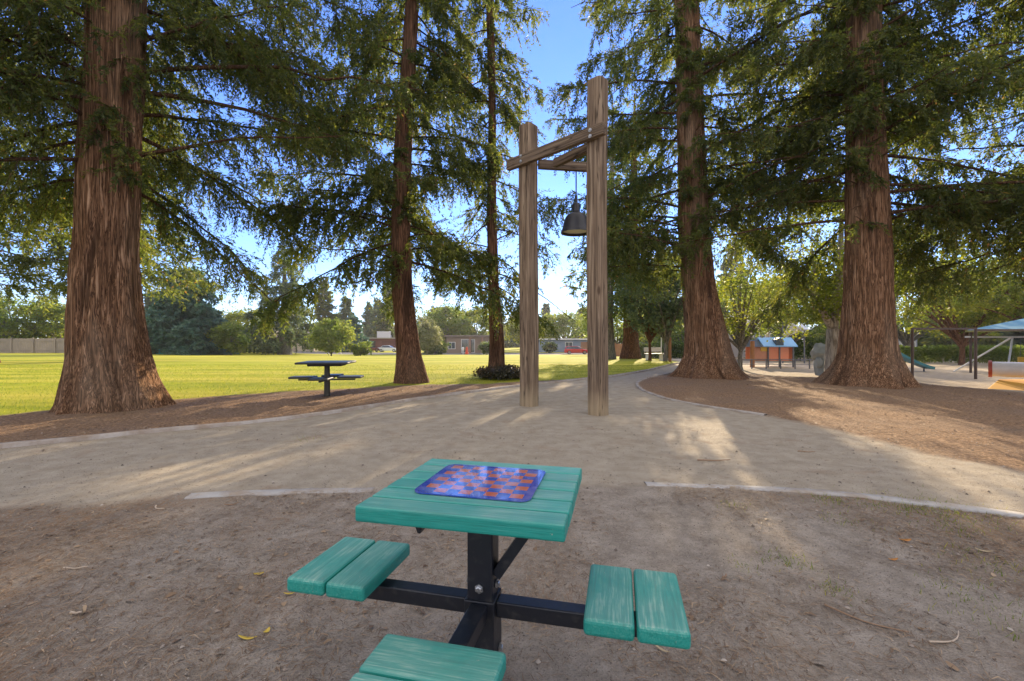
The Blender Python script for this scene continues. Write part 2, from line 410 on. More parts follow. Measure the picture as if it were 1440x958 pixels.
sand = t.ramp(nB, [(.3, (.34, .27, .19)), (.7, (.46, .38, .28))])
asph = t.ramp(nC, [(.3, (.10, .10, .10)), (.7, (.20, .195, .19))])
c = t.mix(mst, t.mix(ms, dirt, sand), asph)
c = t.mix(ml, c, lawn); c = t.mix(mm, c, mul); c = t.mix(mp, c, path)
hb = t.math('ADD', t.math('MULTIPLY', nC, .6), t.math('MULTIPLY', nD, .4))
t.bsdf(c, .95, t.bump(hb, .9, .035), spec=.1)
M_['ground'] = t.m

for k, nm in ((0, 'ground'), (1, 'path'), (2, 'lawn'), (3, 'mulch_bed'), (4, 'play_sand'), (5, 'street')):
    fq = q[reg == k]
    if not len(fq): continue
    u, inv = np.unique(fq, return_inverse=True)
    o = mesh_np(nm, V[u], inv.reshape(-1, 4), M_['ground'], smooth=True,
                attrs={a: sd[a + '_m'][u] for a in ('path', 'lawn', 'mulch', 'sand', 'street')})
    tag(o, kind='structure')

def kerb(line, w, top, seedz, mat, rough=.015):
    line = np.array(line); seg = np.hypot(*np.diff(line, axis=0).T); s = np.r_[0, np.cumsum(seg)]
    k = np.arange(0, s[-1], .12); L = np.c_[np.interp(k, s, line[:, 0]), np.interp(k, s, line[:, 1])]
    for _ in range(6): L[1:-1] = (L[:-2] + 2 * L[1:-1] + L[2:]) / 4
    tn = np.gradient(L, axis=0); tn /= np.linalg.norm(tn, axis=1)[:, None]; nn = np.c_[-tn[:, 1], tn[:, 0]]
    b = base_h(L[:, 0], L[:, 1]) + .035 * (fbm(L * .55, 3, 2) - .5)
    z = b + top + rough * (fbm(L * 1.3, seedz, 3) - .5)
    prof = [(-w / 2, -.12), (-w / 2, -.008), (-w / 2 + .008, 0), (w / 2 - .008, 0), (w / 2, -.008), (w / 2, -.12)]
    v = np.concatenate([np.c_[L + nn * a, z + h_] for a, h_ in prof]); n = len(L)
    f = [(j * n + i, j * n + i + 1, (j + 1) * n + i + 1, (j + 1) * n + i) for j in range(5) for i in range(n - 1)]
    o = mesh_np('kerb', v, f, mat); return tag(o, kind='structure')
t = NT('kerb_concrete'); v = t.coord(); n = t.noise(v, 3, 6, .7); n2 = t.noise(v, 60, 4)
cc_ = t.mix(t.gray(n, .42, .66), (.38, .37, .36), (.28, .225, .17)); cc_ = t.mix(t.math('MULTIPLY', t.gray(n2, .5, .8), .35), cc_, (.2, .19, .18))
t.bsdf(cc_, .9, t.bump(n2, .3, .006), spec=.2); M_['kerb'] = t.m
t = NT('weathered_kerb_board'); v = t.coord(); n = t.noise(v, 3, 6, .7); n2 = t.noise(v, 60, 4)
t.bsdf(t.mix(t.gray(n, .4, .66), (.40, .36, .32), (.26, .20, .15)), .9, t.bump(n2, .3, .006), spec=.2); M_['kerb_dirty'] = t.m
kerb(kerb_left, .11, .05, 31, M_['kerb_dirty'])
kerb(kerb_right, .08, .03, 33, M_['kerb_dirty'])
kerb(near_left[3:], .12, .013, 35, M_['kerb'], .03)
kerb(near_right, .11, .012, 37, M_['kerb'], .028)

# ------------------------------------------------------------------ trees
def trunk_mesh(path_pts, nseg, dz, ridge, seed, zmax, lobes=.0):
    """path_pts: (z, x, y, r); returns verts, faces, ridge attribute and a centre-line function"""
    pp = np.array(sorted(path_pts)); z0, zt = pp[0, 0], pp[-1, 0]
    if zmax > zt:
        s = (pp[-1] - pp[-3]) / (pp[-1, 0] - pp[-3, 0]); e = pp[-1] + s * (zmax - zt)
        e[1] = pp[-1, 1] + .3 * s[1] * (zmax - zt); e[2] = pp[-1, 2]
        e[3] = max(.05, min(e[3], pp[-1, 3] * .45)); e[0] = zmax; pp = np.vstack([pp, e])
    fn = lambda z: np.stack([np.interp(z, pp[:, 0], pp[:, k]) for k in (1, 2, 3)], -1)
    z = np.arange(z0, zmax + dz, dz) if dz > 0 else None
    c = fn(z); ker = np.ones(5) / 5
    for k in range(3):
        e = np.r_[[c[0, k]] * 2, c[:, k], [c[-1, k]] * 2]; c[:, k] = np.convolve(e, ker, 'valid')
    th = np.arange(nseg) * 2 * math.pi / nseg
    ZZ, TH = np.meshgrid(z, th, indexing='ij'); RR = np.repeat(c[:, 2:3], nseg, 1)
    circ = np.stack([np.cos(TH), np.sin(TH)], -1)
    q = np.c_[(circ * RR.mean()).reshape(-1, 2), ZZ.ravel()]
    tw = q.copy(); tw[:, 0] += .1 * np.sin(q[:, 2] * 1.1); tw[:, 1] += .12 * (vnoise(q * [0.3, .3, .5], seed + 9) - .5) * 2
    nA = 1 - np.abs(2 * vnoise(tw * [9, 9, .38], seed) - 1); nB = 1 - np.abs(2 * vnoise(tw * [19, 19, 1.0], seed + 1) - 1)
    rg = (.65 * nA + .35 * nB).reshape(ZZ.shape)
    big = (fbm(np.c_[circ.reshape(-1, 2) * 1.6, ZZ.ravel() * .12], seed + 2, 2).reshape(ZZ.shape) - .5)
    low = np.exp(-np.maximum(ZZ - z0 - .15, 0) / .9)
    lob = np.abs(fbm(np.c_[circ.reshape(-1, 2) * 2.6, ZZ.ravel() * .2], seed + 5, 2).reshape(ZZ.shape) * 2 - 1)
    r = RR * (1 + .16 * big + lobes * low * (lob * 2.2 - .45)) + ridge * (rg - .6) * np.clip(RR / .5, .25, 1)
    v = np.stack([c[:, 0:1] + r * circ[..., 0], c[:, 1:2] + r * circ[..., 1], ZZ], -1).reshape(-1, 3)
    m = len(z); a, b = np.meshgrid(np.arange(m - 1), np.arange(nseg), indexing='ij')
    f = np.stack([a * nseg + b, a * nseg + (b + 1) % nseg, (a + 1) * nseg + (b + 1) % nseg, (a + 1) * nseg + b], -1).reshape(-1, 4)
    return v, f, rg.ravel(), fn

def tubes_np(limbs, n=6):
    vs, fs, k = [], [], 0
    for pts_, rad in limbs:
        m = MB().tube(pts_, rad, n, cap=False); v = np.vstack(m.v); vs.append(v); fs.append(np.array(m.f) + k); k += len(v)
    return (np.vstack(vs), np.vstack(fs)) if vs else (np.zeros((0, 3)), np.zeros((0, 4), int))

def unit(a): return a / (np.linalg.norm(a, axis=-1, keepdims=True) + 1e-9)

def sprigs(pos, dirs, length, width, g, flat=.6):
    """diamond leaves: pos N,3 base; dirs N,3 unit"""
    n = len(pos)
    up = np.array([0, 0, 1.]) * flat + g.normal(0, .55, (n, 3))
    s = unit(np.cross(dirs, up)); L = length[:, None]; W = width[:, None]
    mid = pos + dirs * L * .45
    v = np.stack([pos, mid + s * W, pos + dirs * L, mid - s * W], 1).reshape(-1, 3)
    return v, np.arange(4 * n).reshape(-1, 4)

def conifer(fn, g, z0, z1, nl, length, twig=(.4, 1.0), per_m=7, k=11, sl=(.10, .19), sw=.02, e0=(-8, 14), droop=.10, hang=.35, base=.12, gap=.30, gseed=1, az=None, limb_r=.62, bare=.08, face=0.0):
    limbs, PB, PD, PL, tints = [], [], [], [], []
    ga = g.uniform(0, 6.28)
    for i in range(nl):
        z = z0 + (z1 - z0) * ((i + g.uniform(0, 1)) / nl)
        a = ga + i * 2.39996 + g.normal(0, .35)
        if az is not None: a = az(i, z, a, g)
        x0, y0, r0 = fn(z)
        L = length(z, a) * g.uniform(.65, 1.12)
        if face:
            cd = -(math.cos(a) * x0 + math.sin(a) * y0) / math.hypot(x0, y0)
            L *= 1 - face * ss(.35, .85, cd)
        if L < .25: continue
        e = R(g.uniform(*e0)); dr = droop * g.uniform(.6, 1.5)
        tt = np.linspace(0, 1, 9); hx, hy = math.cos(a), math.sin(a)
        side = np.array([-hy, hx, 0]); wv = g.normal(0, .05) * L * tt ** 2
        r_ = r0 * .55 + L * tt
        pts_ = np.c_[x0 + hx * r_, y0 + hy * r_, z + L * (math.sin(e) * tt - dr * tt ** 2 + .35 * dr * tt ** 3)] + side * wv[:, None] + g.normal(0, .012 * L, (9, 3)) * tt[:, None]
        rad = limb_r * (.012 + .0115 * L) * (1 - .85 * tt) + .004
        limbs.append((pts_, rad))
        nt = max(3, int(per_m * L)); t_ = np.sort(bare + (1 - bare) * g.uniform(0, 1, nt) ** .85)
        p = np.stack([np.interp(t_, tt, pts_[:, c]) for c in range(3)], -1)
        tg = unit(np.stack([np.interp(t_, tt, np.gradient(pts_[:, c])) for c in range(3)], -1))
        sg = np.where(np.arange(nt) % 2 == 0, 1, -1)[:, None]
        lat = side * sg
        d = unit(tg * g.uniform(.35, .9, (nt, 1)) + lat * g.uniform(.4, 1, (nt, 1)) + np.array([0, 0, -1]) * g.uniform(-.25, 1.7 * hang, (nt, 1)) + g.normal(0, .36, (nt, 3)))
        l_ = g.uniform(*twig, nt) * (1.1 - .55 * np.abs(t_ - .5) * 1.2) * min(1, .45 + L / 4)
        keep = fbm(p * .75, gseed, 2) > gap
        PB.append(p[keep]); PD.append(d[keep]); PL.append(l_[keep])
    pb, pd, pl = np.vstack(PB), np.vstack(PD), np.concatenate(PL)
    # secondary twigs fork from the first
    for frac, ls in ((.45, .7), (.75, .55)):
        sb = pb[:len(PB) and len(np.concatenate(PL))] ; sdn, sln = pd[:len(sb)], pl[:len(sb)]
        nb = sb + sdn * (sln * frac)[:, None] + np.array([0, 0, -1.]) * (hang * .5 * sln * frac ** 2)[:, None]
        nd = unit(sdn + g.normal(0, .5, sb.shape) + np.array([0, 0, -hang]))
        pb = np.vstack([pb, nb]); pd = np.vstack([pd, nd]); pl = np.r_[pl, sln * ls]
    n = len(pb); s = (np.arange(k) + .5) / k
    s = np.clip(s[None] + g.normal(0, .05, (n, k)), .02, 1)
    pos = pb[:, None] + pd[:, None] * (pl[:, None] * s)[..., None] + np.array([0, 0, -1.]) * (hang * .6 * pl[:, None] * s ** 2)[..., None]
    sidev = unit(np.cross(pd, np.array([0, 0, 1.]) + g.normal(0, .3, (n, 3))))
    sgn = np.where(np.arange(k) % 2 == 0, 1, -1)[None, :, None]
    dd = unit(pd[:, None] * .8 + sidev[:, None] * sgn * .75 + np.array([0, 0, -.2 * (1 + hang)]) + g.normal(0, .42, (n, k, 3)))
    pos, dd = pos.reshape(-1, 3), dd.reshape(-1, 3); m = len(pos)
    ln = g.uniform(*sl, m) * (1.15 - .5 * s.ravel()); v, f = sprigs(pos, dd, ln, sw * g.uniform(.6, 1.35, m), g)
    clump = np.repeat(g.uniform(0, 1, n), k) * .45
    tint = np.clip(clump + .45 * g.uniform(0, 1, m) + .1 * fbm(pos * .6, 77, 2) + np.where(g.uniform(0, 1, m) > .985, .6, 0), 0, 1)
    # fine twig wood
    tm = g.uniform(0, 1, n) < .6
    tw = []
    b0, b1 = pb[tm], pb[tm] + pd[tm] * (pl[tm] * .9)[:, None] + np.array([0, 0, -1.]) * (hang * .48 * pl[tm])[:, None]
    sv = unit(np.cross(pd[tm], np.array([0.3, .2, 1.]))) * .005
    tv = np.stack([b0 - sv, b0 + sv, b1 + sv * .4, b1 - sv * .4], 1).reshape(-1, 3)
    tf = np.arange(len(tv)).reshape(-1, 4)
    return limbs, (v, f, np.repeat(tint, 4)), (tv, tf)

def finish_tree(name, label, cat, group, base, wood, leaves, bark_m, leaf_m, extra=None):
    """wood: list of (v, f, ridge), leaves (v, f, tint): all in world units, re-based to the foot of the tree"""
    root = thing(name, label, cat, base, 0, group); b = np.array(base)
    vs, fs, rs, k = [], [], [], 0
    for v, f, r in wood:
        if not len(v): continue
        vs.append(v); fs.append(np.asarray(f) + k); rs.append(r); k += len(v)
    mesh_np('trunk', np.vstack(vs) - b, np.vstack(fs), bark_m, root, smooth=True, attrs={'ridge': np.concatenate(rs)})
    v, f, tn = leaves
    mesh_np('crown', v - b, f, leaf_m, root, attrs={'tint': tn})
    return root

def big_redwood(sil, d, label, g, seed, zmax, nseg, dz, ridge, lobes, bark_m, crown_kw, group='redwoods around the path', leaf='redwood', slim=.93, shift=0.0, extra_crowns=()):
    pp = [(ZD(py, d), XD((a + b) / 2, d) + shift, d, (b - a) / 2 * d / F / math.hypot(1, ((a + b) / 2 - 720) / F) * slim) for py, a, b in sil]
    zb = float(base_h(pp[0][1], d)) - .12
    pp[0] = (zb, pp[0][1], d, pp[0][3] * 1.06)
    v, f, rg, fn = trunk_mesh(pp, nseg, dz, ridge, seed, zmax, lobes)
    lv, lt, wood = [], [], [(v, f, rg)]; fk = []
    k = 0
    for kw in (crown_kw,) + tuple(extra_crowns):
        limbs, (cv, cf, ct), (tv, tf) = conifer(fn, g, **kw)
        a, b = tubes_np(limbs); wood += [(a, b, np.full(len(a), .3)), (tv, tf, np.full(len(tv), .35))]
        lv.append(cv); fk.append(cf + k); lt.append(ct); k += len(cv)
    x, y, _ = fn(0.0)
    return finish_tree('redwood_tree', label, 'tree', group, (float(x), float(y), zb + .12), wood, (np.vstack(lv), np.vstack(fk), np.concatenate(lt)), bark_m, M_[leaf])

G = lambda s: np.random.default_rng(s)
# 1. big redwood by the left kerb
big_redwood([(588, 66, 246), (572, 74, 240), (560, 78, 236), (530, 84, 224), (500, 90, 216), (450, 92, 208), (400, 94, 203), (370, 97, 200), (300, 101, 202), (200, 106, 204), (100, 115, 208), (0, 119, 210)],
            8.5, 'thickest redwood with peeling grey and red bark, at the left kerb', G(11), 11, 17, 240, .05, .085, .25, M_['bark'],
            dict(z0=4.2, z1=13, nl=108, length=lambda z, a: (6.1 - .16 * z) * (1.0 if math.cos(a) > -.2 else .8), per_m=23, k=21, e0=(-22, 30), droop=.32, hang=.6, gap=.31, gseed=4, face=.93, sl=(.07, .14), sw=.0135, limb_r=.62), slim=.90, shift=0.0)
# 2. slimmer leaning redwood
big_redwood([(541, 552, 606), (525, 554, 601), (500, 556, 594), (450, 554, 586), (400, 549, 581), (300, 550, 577), (200, 554, 581), (100, 563, 585), (0, 569, 590)],
            13.9, 'slender gently curved redwood between the far picnic table and the timber frame', G(12), 12, 20, 110, .08, .06, .10, M_['bark_dark'],
            dict(z0=3.3, z1=15.5, nl=84, length=lambda z, a: 4.5 - .14 * z, per_m=19, k=18, e0=(-24, 30), droop=.36, hang=.6, gap=.35, gseed=5, face=.9))
# 3. thin one
big_redwood([(532, 682, 714), (515, 686, 711), (480, 688, 710), (440, 687, 706), (400, 686, 702), (300, 684, 699), (150, 687, 698), (0, 683, 695)],
            15.8, 'thinnest straight dark redwood with a leafy skirt at its foot', G(13), 13, 18, 64, .1, .03, .08, M_['bark_dark'],
            dict(z0=3.0, z1=15, nl=62, length=lambda z, a: 3.0 - .11 * z, per_m=15, k=16, e0=(-30, 24), droop=.36, hang=.6, gap=.46, gseed=6, face=.8))
# 4. right, leaning
big_redwood([(534, 942, 1056), (522, 952, 1042), (500, 961, 1033), (450, 959, 1019), (400, 956, 1008), (330, 952, 999), (200, 951, 993), (100, 950, 988), (0, 947, 984)],
            16.0, 'leaning redwood with a wide flared foot beside the curved kerb', G(14), 14, 22, 150, .07, .075, .22, M_['bark'],
            dict(z0=5.0, z1=16, nl=86, length=lambda z, a: 7.0 - .2 * z, per_m=15, k=18, e0=(-14, 24), droop=.24, hang=.6, gap=.39, gseed=8, face=.85), extra_crowns=(dict(z0=3.5, z1=5.6, nl=9, length=lambda z, a: 4.0, per_m=12, k=16, e0=(-12, 16), droop=.22, hang=.6, gap=.38, gseed=18, az=lambda i, z, a, g: g.uniform(2.5, 3.9)),))  # extra low limbs added to block a sun shaft on the foreground
# 5. right, thick with straight ridges
big_redwood([(548, 1142, 1286), (535, 1152, 1280), (520, 1164, 1273), (500, 1174, 1264), (450, 1180, 1258), (400, 1183, 1258), (300, 1185, 1254), (150, 1187, 1246), (60, 1188, 1242), (0, 1187, 1242)],
            13.1, 'thick upright redwood with deep straight bark ridges in front of the playground', G(15), 15, 19, 190, .06, .08, .27, M_['bark'],
            dict(z0=4.5, z1=14, nl=88, length=lambda z, a: 6.3 - .17 * z, per_m=16, k=18, e0=(-14, 24), droop=.24, hang=.6, gap=.37, gseed=9, face=.72))
# 6-9 redwoods farther off
def far_redwood(px, d, r, label, g, seed, z0, zmax, L, nl, leaf='redwood', bk='bark_dark', sl=(.22, .4), sw=.05, per_m=5, group='redwoods around the path', base_r=1.7, gap=.33):
    x = XD(px, d); zb = float(base_h(x, d))
    pp = [(zb - .1, x, d, r * base_r), (zb + .5, x, d, r * 1.35), (zb + 1.6, x, d, r * 1.08), (zb + 4, x, d, r), (zb + zmax * .6, x + .2, d, r * .6), (zb + zmax, x + .3, d, r * .08)]
    v, f, rg, fn = trunk_mesh(pp, 48, .2, .05, seed, zb + zmax, .12)
    limbs, lv, (tv, tf) = conifer(fn, g, z0=zb + z0, z1=zb + zmax * .98, nl=nl, length=lambda z, a: L * (1.05 - .85 * (z - zb) / zmax), per_m=per_m, k=9, sl=sl, sw=sw, twig=(.6, 1.3), e0=(-10, 12), droop=.22, hang=.4, gap=gap, gseed=seed)
    a, b = tubes_np(limbs, 5)
    return finish_tree('redwood_tree', label, 'tree', group, (x, d, zb), [(v, f, rg), (a, b, np.full(len(a), .32))], lv, M_[bk], M_[leaf])
far_redwood(887, 34.5, .52, 'broad-footed redwood on the shaded grass by the bend of the path', G(21), 21, 3.8, 20, 5.0, 80, gap=.47)
far_redwood(856, 33, .33, 'grey-trunked redwood partly hidden behind the right post', G(22), 22, 4.2, 19, 3.5, 54, bk='bark_grey', gap=.50)
far_redwood(172, 30, .5, 'sunlit redwood rising behind the thickest redwood', G(23), 23, 5.0, 20, 6.0, 80)
far_redwood(-30, 26, .5, 'redwood behind the lawn edge, cut by the left side of the photo', G(24), 24, 4.6, 19, 6.0, 70)

def side_redwood():
    x, d = XD(1610, 12.5), 12.5; g = G(26)
    pp = [(-.1, x, d, 1.2), (.6, x, d, .9), (2, x, d, .72), (8, x, d, .6), (18, x, d, .2)]
    v, f, rg, fn = trunk_mesh(pp, 90, .1, .05, 26, 18, .15)
    limbs, lv, (tv, tf) = conifer(fn, g, z0=3.8, z1=13, nl=70, length=lambda z, a: 6.2 - .2 * z, per_m=15, k=17, e0=(-14, 22), droop=.26, hang=.6, gap=.38, gseed=26, limb_r=.8)
    a, b = tubes_np(limbs)
    finish_tree('redwood_tree', 'redwood outside the right edge whose drooping limbs hang over the playground', 'tree', 'redwoods around the path', (x, d, 0), [(v, f, rg), (a, b, np.full(len(a), .3)), (tv, tf, np.full(len(tv), .35))], lv, M_['bark_dark'], M_['redwood'])
side_redwood()

# ------------------------------------------------------------------ broad-leaved trees
def broadleaf(name, label, px, d, h, rx, zc0, g, mat, bk, n_clu=60, n_leaf=90, leaf=(.14, .24), tr=.16, rc=.8, forks=1, group=None, flat=.75, lean=0, rz=None, xy=None, cat='tree', weep=0):
    x = XD(px, d) if xy is None else xy[0]; zb = float(base_h(x, d))
    zc = (zc0 + h) / 2; rz = (h - zc0) / 2 if rz is None else rz
    u = unit(g.normal(0, 1, (n_clu, 3))) * (g.uniform(.25, 1, (n_clu, 1)) ** .45)
    cl = np.c_[x + lean + u[:, 0] * rx, d + u[:, 1] * rx, zb + zc + u[:, 2] * rz]
    cl += (g.uniform(-1, 1, cl.shape)) * [.25 * rx, .25 * rx, .12 * rz]
    m = n_leaf; nn = n_clu * m
    sz = rc * g.uniform(.6, 1.3, n_clu)
    off = g.normal(0, .5, (n_clu, m, 3)) * sz[:, None, None] * [1, 1, .6]
    if weep: off[..., 2] -= weep * np.abs(g.normal(0, 1, (n_clu, m)))
    pos = (cl[:, None] + off).reshape(-1, 3); pos[:, 2] = np.maximum(pos[:, 2], zb + .08)
    dr = unit(g.normal(0, 1, (nn, 3)) * [1, 1, .6] + [0, 0, -.35 - weep])
    v, f = sprigs(pos, dr, g.uniform(*leaf, nn), g.uniform(*leaf, nn) * .32, g, flat)
    tint = np.clip(np.repeat(g.uniform(0, .6, n_clu), m) + g.uniform(0, .45, nn), 0, 1)
    limbs = []
    top = zb + zc0 * .75 if zc0 > 1 else zb + .3
    z_ = np.linspace(zb - .08, top, 6); tt = np.linspace(0, 1, 6)
    limbs.append((np.c_[x + lean * .4 * tt + g.normal(0, .02, 6), d + 0 * tt, z_], tr * (1.5 - .6 * tt ** .5)))
    for i in g.choice(n_clu, min(n_clu, 16 + 6 * forks), replace=False):
        s = np.linspace(0, 1, 7)[:, None]; a = limbs[0][0][-1] - [0, 0, g.uniform(0, .25 * (top - zb))]; b = cl[i]
        mid = (a + b) / 2 + [0, 0, .18 * np.linalg.norm(b - a) * (1 if b[2] > a[2] else .3)]
        c = (1 - s) ** 2 * a + 2 * s * (1 - s) * mid + s * s * b
        limbs.append((c, tr * .62 * (1 - .85 * s.ravel()) + .012))
    wv, wf = tubes_np(limbs, 7)
    return finish_tree(name, label, cat, group, (float(x), float(d), zb), [(wv, wf, np.full(len(wv), .6))], (v, f, np.repeat(tint, 4)), bk, mat)

PG = 'trees by the playground'
def plane_tree():
    g = G(31); d = 21.5; x = XD(1170, d); zb = float(base_h(x, d))
    limbs = []
    def br(a, b, r0, r1, bow=0, n=9):
        s = np.linspace(0, 1, n)[:, None]; a, b = np.array(a), np.array(b)
        mid = (a + b) / 2 + [bow, 0, .1 * abs(b[2] - a[2])]
        c = (1 - s) ** 2 * a + 2 * s * (1 - s) * mid + s * s * b
        limbs.append((c, r0 + (r1 - r0) * s.ravel())); return b
    k = lambda px, py, dd=0: (XD(px, d + dd), d + dd, ZD(py, d + dd))
    z0 = (x, d, zb - .1)
    f = br(z0, k(1171, 463), .34, .26)
    br(f, k(1181, 380, .4), .22, .15); br(k(1181, 380, .4), k(1185, 270, .6), .15, .05)
    br(f, k(1150, 425, -.5), .17, .12, -.1); br(k(1150, 425, -.5), k(1110, 380, -1), .12, .05); br(k(1110, 380, -1), k(1060, 330, -1.4), .05, .02)
    br(k(1150, 425, -.5), k(1142, 350, .3), .09, .04); br(f, k(1162, 420, 1.2), .12, .07); br(k(1162, 420, 1.2), k(1148, 330, 2), .07, .03)
    br(k(1181, 380, .4), k(1240, 330, 1.5), .11, .04); br(k(1240, 330, 1.5), k(1310, 330, 2.5), .05, .02)
    br(k(1171, 440), k(1230, 400, -1), .12, .05, .1); br(k(1230, 400, -1), k(1300, 400, -1), .05, .02)
    for i in range(46):
        e = limbs[g.integers(1, len(limbs))] if i < 20 else limbs[g.integers(1, 14)]; p = e[0][g.integers(3, 9)]
        b = p + unit(g.normal(0, 1, 3) * [1, 1, .55] + [0, 0, .25]) * g.uniform(1, 2.3); br(p, b, .035, .012)
    ends = np.vstack([l[0][[4, 6, 8]] for l in limbs[3:]])
    m = 130; n = len(ends); pos = (ends[:, None] + g.normal(0, .45, (n, m, 3)) * [1, 1, .6]).reshape(-1, 3); pos = pos[pos[:, 2] > 2.2]; nn = len(pos)
    dr = unit(g.normal(0, 1, (nn, 3)) + [0, 0, -.5]); v, f_ = sprigs(pos, dr, g.uniform(.10, .19, nn), g.uniform(.04, .075, nn), g, .7)
    tint = np.clip(.6 * fbm(pos * 1.1, 5, 2) + g.uniform(0, .5, nn), 0, 1)
    wv, wf = tubes_np(limbs, 9)
    finish_tree('broadleaf_tree', 'pale-barked forking tree with yellow-green leaves behind the thick upright redwood', 'tree', PG, (x, d, zb), [(wv, wf, np.full(len(wv), .6))], (v, f_, np.repeat(tint, 4)), M_['bark_pale'], M_['maple'])
plane_tree()
broadleaf('broadleaf_tree', 'small grey-trunked tree beside the orange playhouse', 1041, 29, 6.6, 3.6, 1.9, G(32), M_['maple'], M_['bark_grey'], 80, 110, (.13, .22), .13, .8, group=PG)
broadleaf('broadleaf_tree', 'slim dark-stemmed tree in the sunlit strip near the white bench', 914, 30, 6.8, 2.5, 1.7, G(33), M_['cedar'], M_['bark_dark'], 60, 110, (.14, .24), .09, .7, group=PG)
broadleaf('broadleaf_tree', 'slim grey-stemmed tree just left of the bare wooden post', 936, 29, 7.2, 2.7, 1.8, G(34), M_['cedar'], M_['bark_grey'], 66, 110, (.14, .24), .11, .7, group=PG)
broadleaf('broadleaf_tree', 'dark-trunked spreading tree behind the shade structure posts', 1353, 36, 8.5, 6.2, 2.3, G(35), M_['maple'], M_['bark_dark'], 110, 110, (.18, .3), .17, 1.0, group=PG)
broadleaf('broadleaf_tree', 'bright green spreading tree above the blue canopy', 1480, 33, 8.5, 5.2, 2.6, G(36), M_['maple'], M_['bark_dark'], 90, 110, (.17, .28), .22, 1.0, group=PG)
broadleaf('broadleaf_tree', 'leafy tree filling the gap between the two right redwoods', 1110, 47, 9.5, 5.5, 2.4, G(37), M_['bright'], M_['bark_grey'], 90, 100, (.2, .34), .22, 1.1, group=PG)
broadleaf('broadleaf_tree', 'tall yellow-green tree behind the far end of the hedge', 1275, 50, 11, 6.0, 2.6, G(38), M_['bright'], M_['bark_grey'], 90, 100, (.2, .34), .22, 1.2, group=PG)

# shrubs and trees across the lawn
LG = 'trees across the lawn'
broadleaf('broadleaf_tree', 'rounded yellow-green tree above the left end of the wooden fence', 22, 62, 7.6, 5.2, 1.6, G(41), M_['bright'], M_['bark_grey'], 80, 80, (.3, .5), .22, 1.2, group=LG)
broadleaf('broadleaf_tree', 'darker leafy tree beside the thickest redwood, above the wooden fence', 82, 66, 8.0, 4.2, 1.4, G(42), M_['maple'], M_['bark_grey'], 60, 80, (.3, .5), .22, 1.2, group=LG)
broadleaf('shrub', 'bright lime round shrub in front of the dark hedge', 325, 59, 4.1, 2.3, .5, G(43), M_['bright'], M_['bark_grey'], 60, 80, (.25, .4), .1, .7, group=LG, cat='shrub')
broadleaf('shrub', 'large rounded sunlit bush right of the cedar', 466, 61, 4.7, 2.7, .3, G(44), M_['bright'], M_['bark_grey'], 80, 90, (.25, .4), .1, .75, group=LG, cat='shrub')
broadleaf('shrub', 'small low bush by the driveway with the parked cars', 507, 61, 2.0, 1.25, .2, G(45), M_['bright'], M_['bark_grey'], 40, 70, (.2, .3), .08, .45, group=LG, cat='shrub')
broadleaf('broadleaf_tree', 'pale drooping tree just right of the slender curved redwood', 601, 76, 6.5, 2.2, 1.2, G(46), M_['pale'], M_['bark_grey'], 50, 90, (.3, .5), .15, .7, group=LG, weep=.5)
broadleaf('broadleaf_tree', 'golden-green tree over the modern house', 628, 100, 10, 5.4, 3, G(47), M_['bright'], M_['bark_grey'], 80, 80, (.4, .7), .25, 1.5, group=LG)
broadleaf('broadleaf_tree', 'yellow-green tree behind the roof right of the modern house', 668, 108, 10.5, 4.6, 3, G(48), M_['bright'], M_['bark_grey'], 60, 80, (.4, .7), .25, 1.5, group=LG)
broadleaf('broadleaf_tree', 'golden tree rising behind the blue-grey house', 795, 118, 9.5, 7.5, 2.6, G(49), M_['bright'], M_['bark_grey'], 100, 80, (.4, .7), .25, 1.7, group=LG)
broadleaf('broadleaf_tree', 'olive tree behind the left end of the blue-grey house', 742, 112, 8.4, 5.0, 2.4, G(50), M_['maple'], M_['bark_grey'], 70, 80, (.4, .7), .25, 1.5, group=LG)
broadleaf('broadleaf_tree', 'sunlit tree behind the broad-footed redwood', 868, 70, 8.0, 5.2, 1.6, G(51), M_['bright'], M_['bark_grey'], 80, 80, (.3, .5), .22, 1.3, group=LG)
broadleaf('broadleaf_tree', 'sunlit yellow tree at the far end of the path', 962, 62, 6.0, 4.0, .8, G(52), M_['bright'], M_['bark_grey'], 70, 80, (.25, .45), .2, 1.0, group=LG)
broadleaf('broadleaf_tree', 'dim green tree over the beige house behind the cedar', 345, 92, 8.0, 6.0, 2.2, G(53), M_['maple'], M_['bark_grey'], 70, 80, (.4, .6), .25, 1.5, group=LG)
broadleaf('shrub', 'clipped dark shrub mass beside the modern house', 612, 80, 2.2, 2.0, .2, G(54), M_['hedge'], M_['bark_grey'], 60, 80, (.25, .4), .08, .6, group=LG, cat='shrub')
broadleaf('shrub', 'leafy shrub by the front wall of the modern house', 684, 79, 2.2, 1.2, .2, G(55), M_['hedge'], M_['bark_grey'], 40, 70, (.2, .35), .08, .5, group=LG, cat='shrub')
broadleaf('shrub', 'green shrub before the door of the blue-grey house', 773, 91, 2.0, 1.3, .2, G(56), M_['hedge'], M_['bark_grey'], 40, 70, (.25, .4), .08, .5, group=LG, cat='shrub')

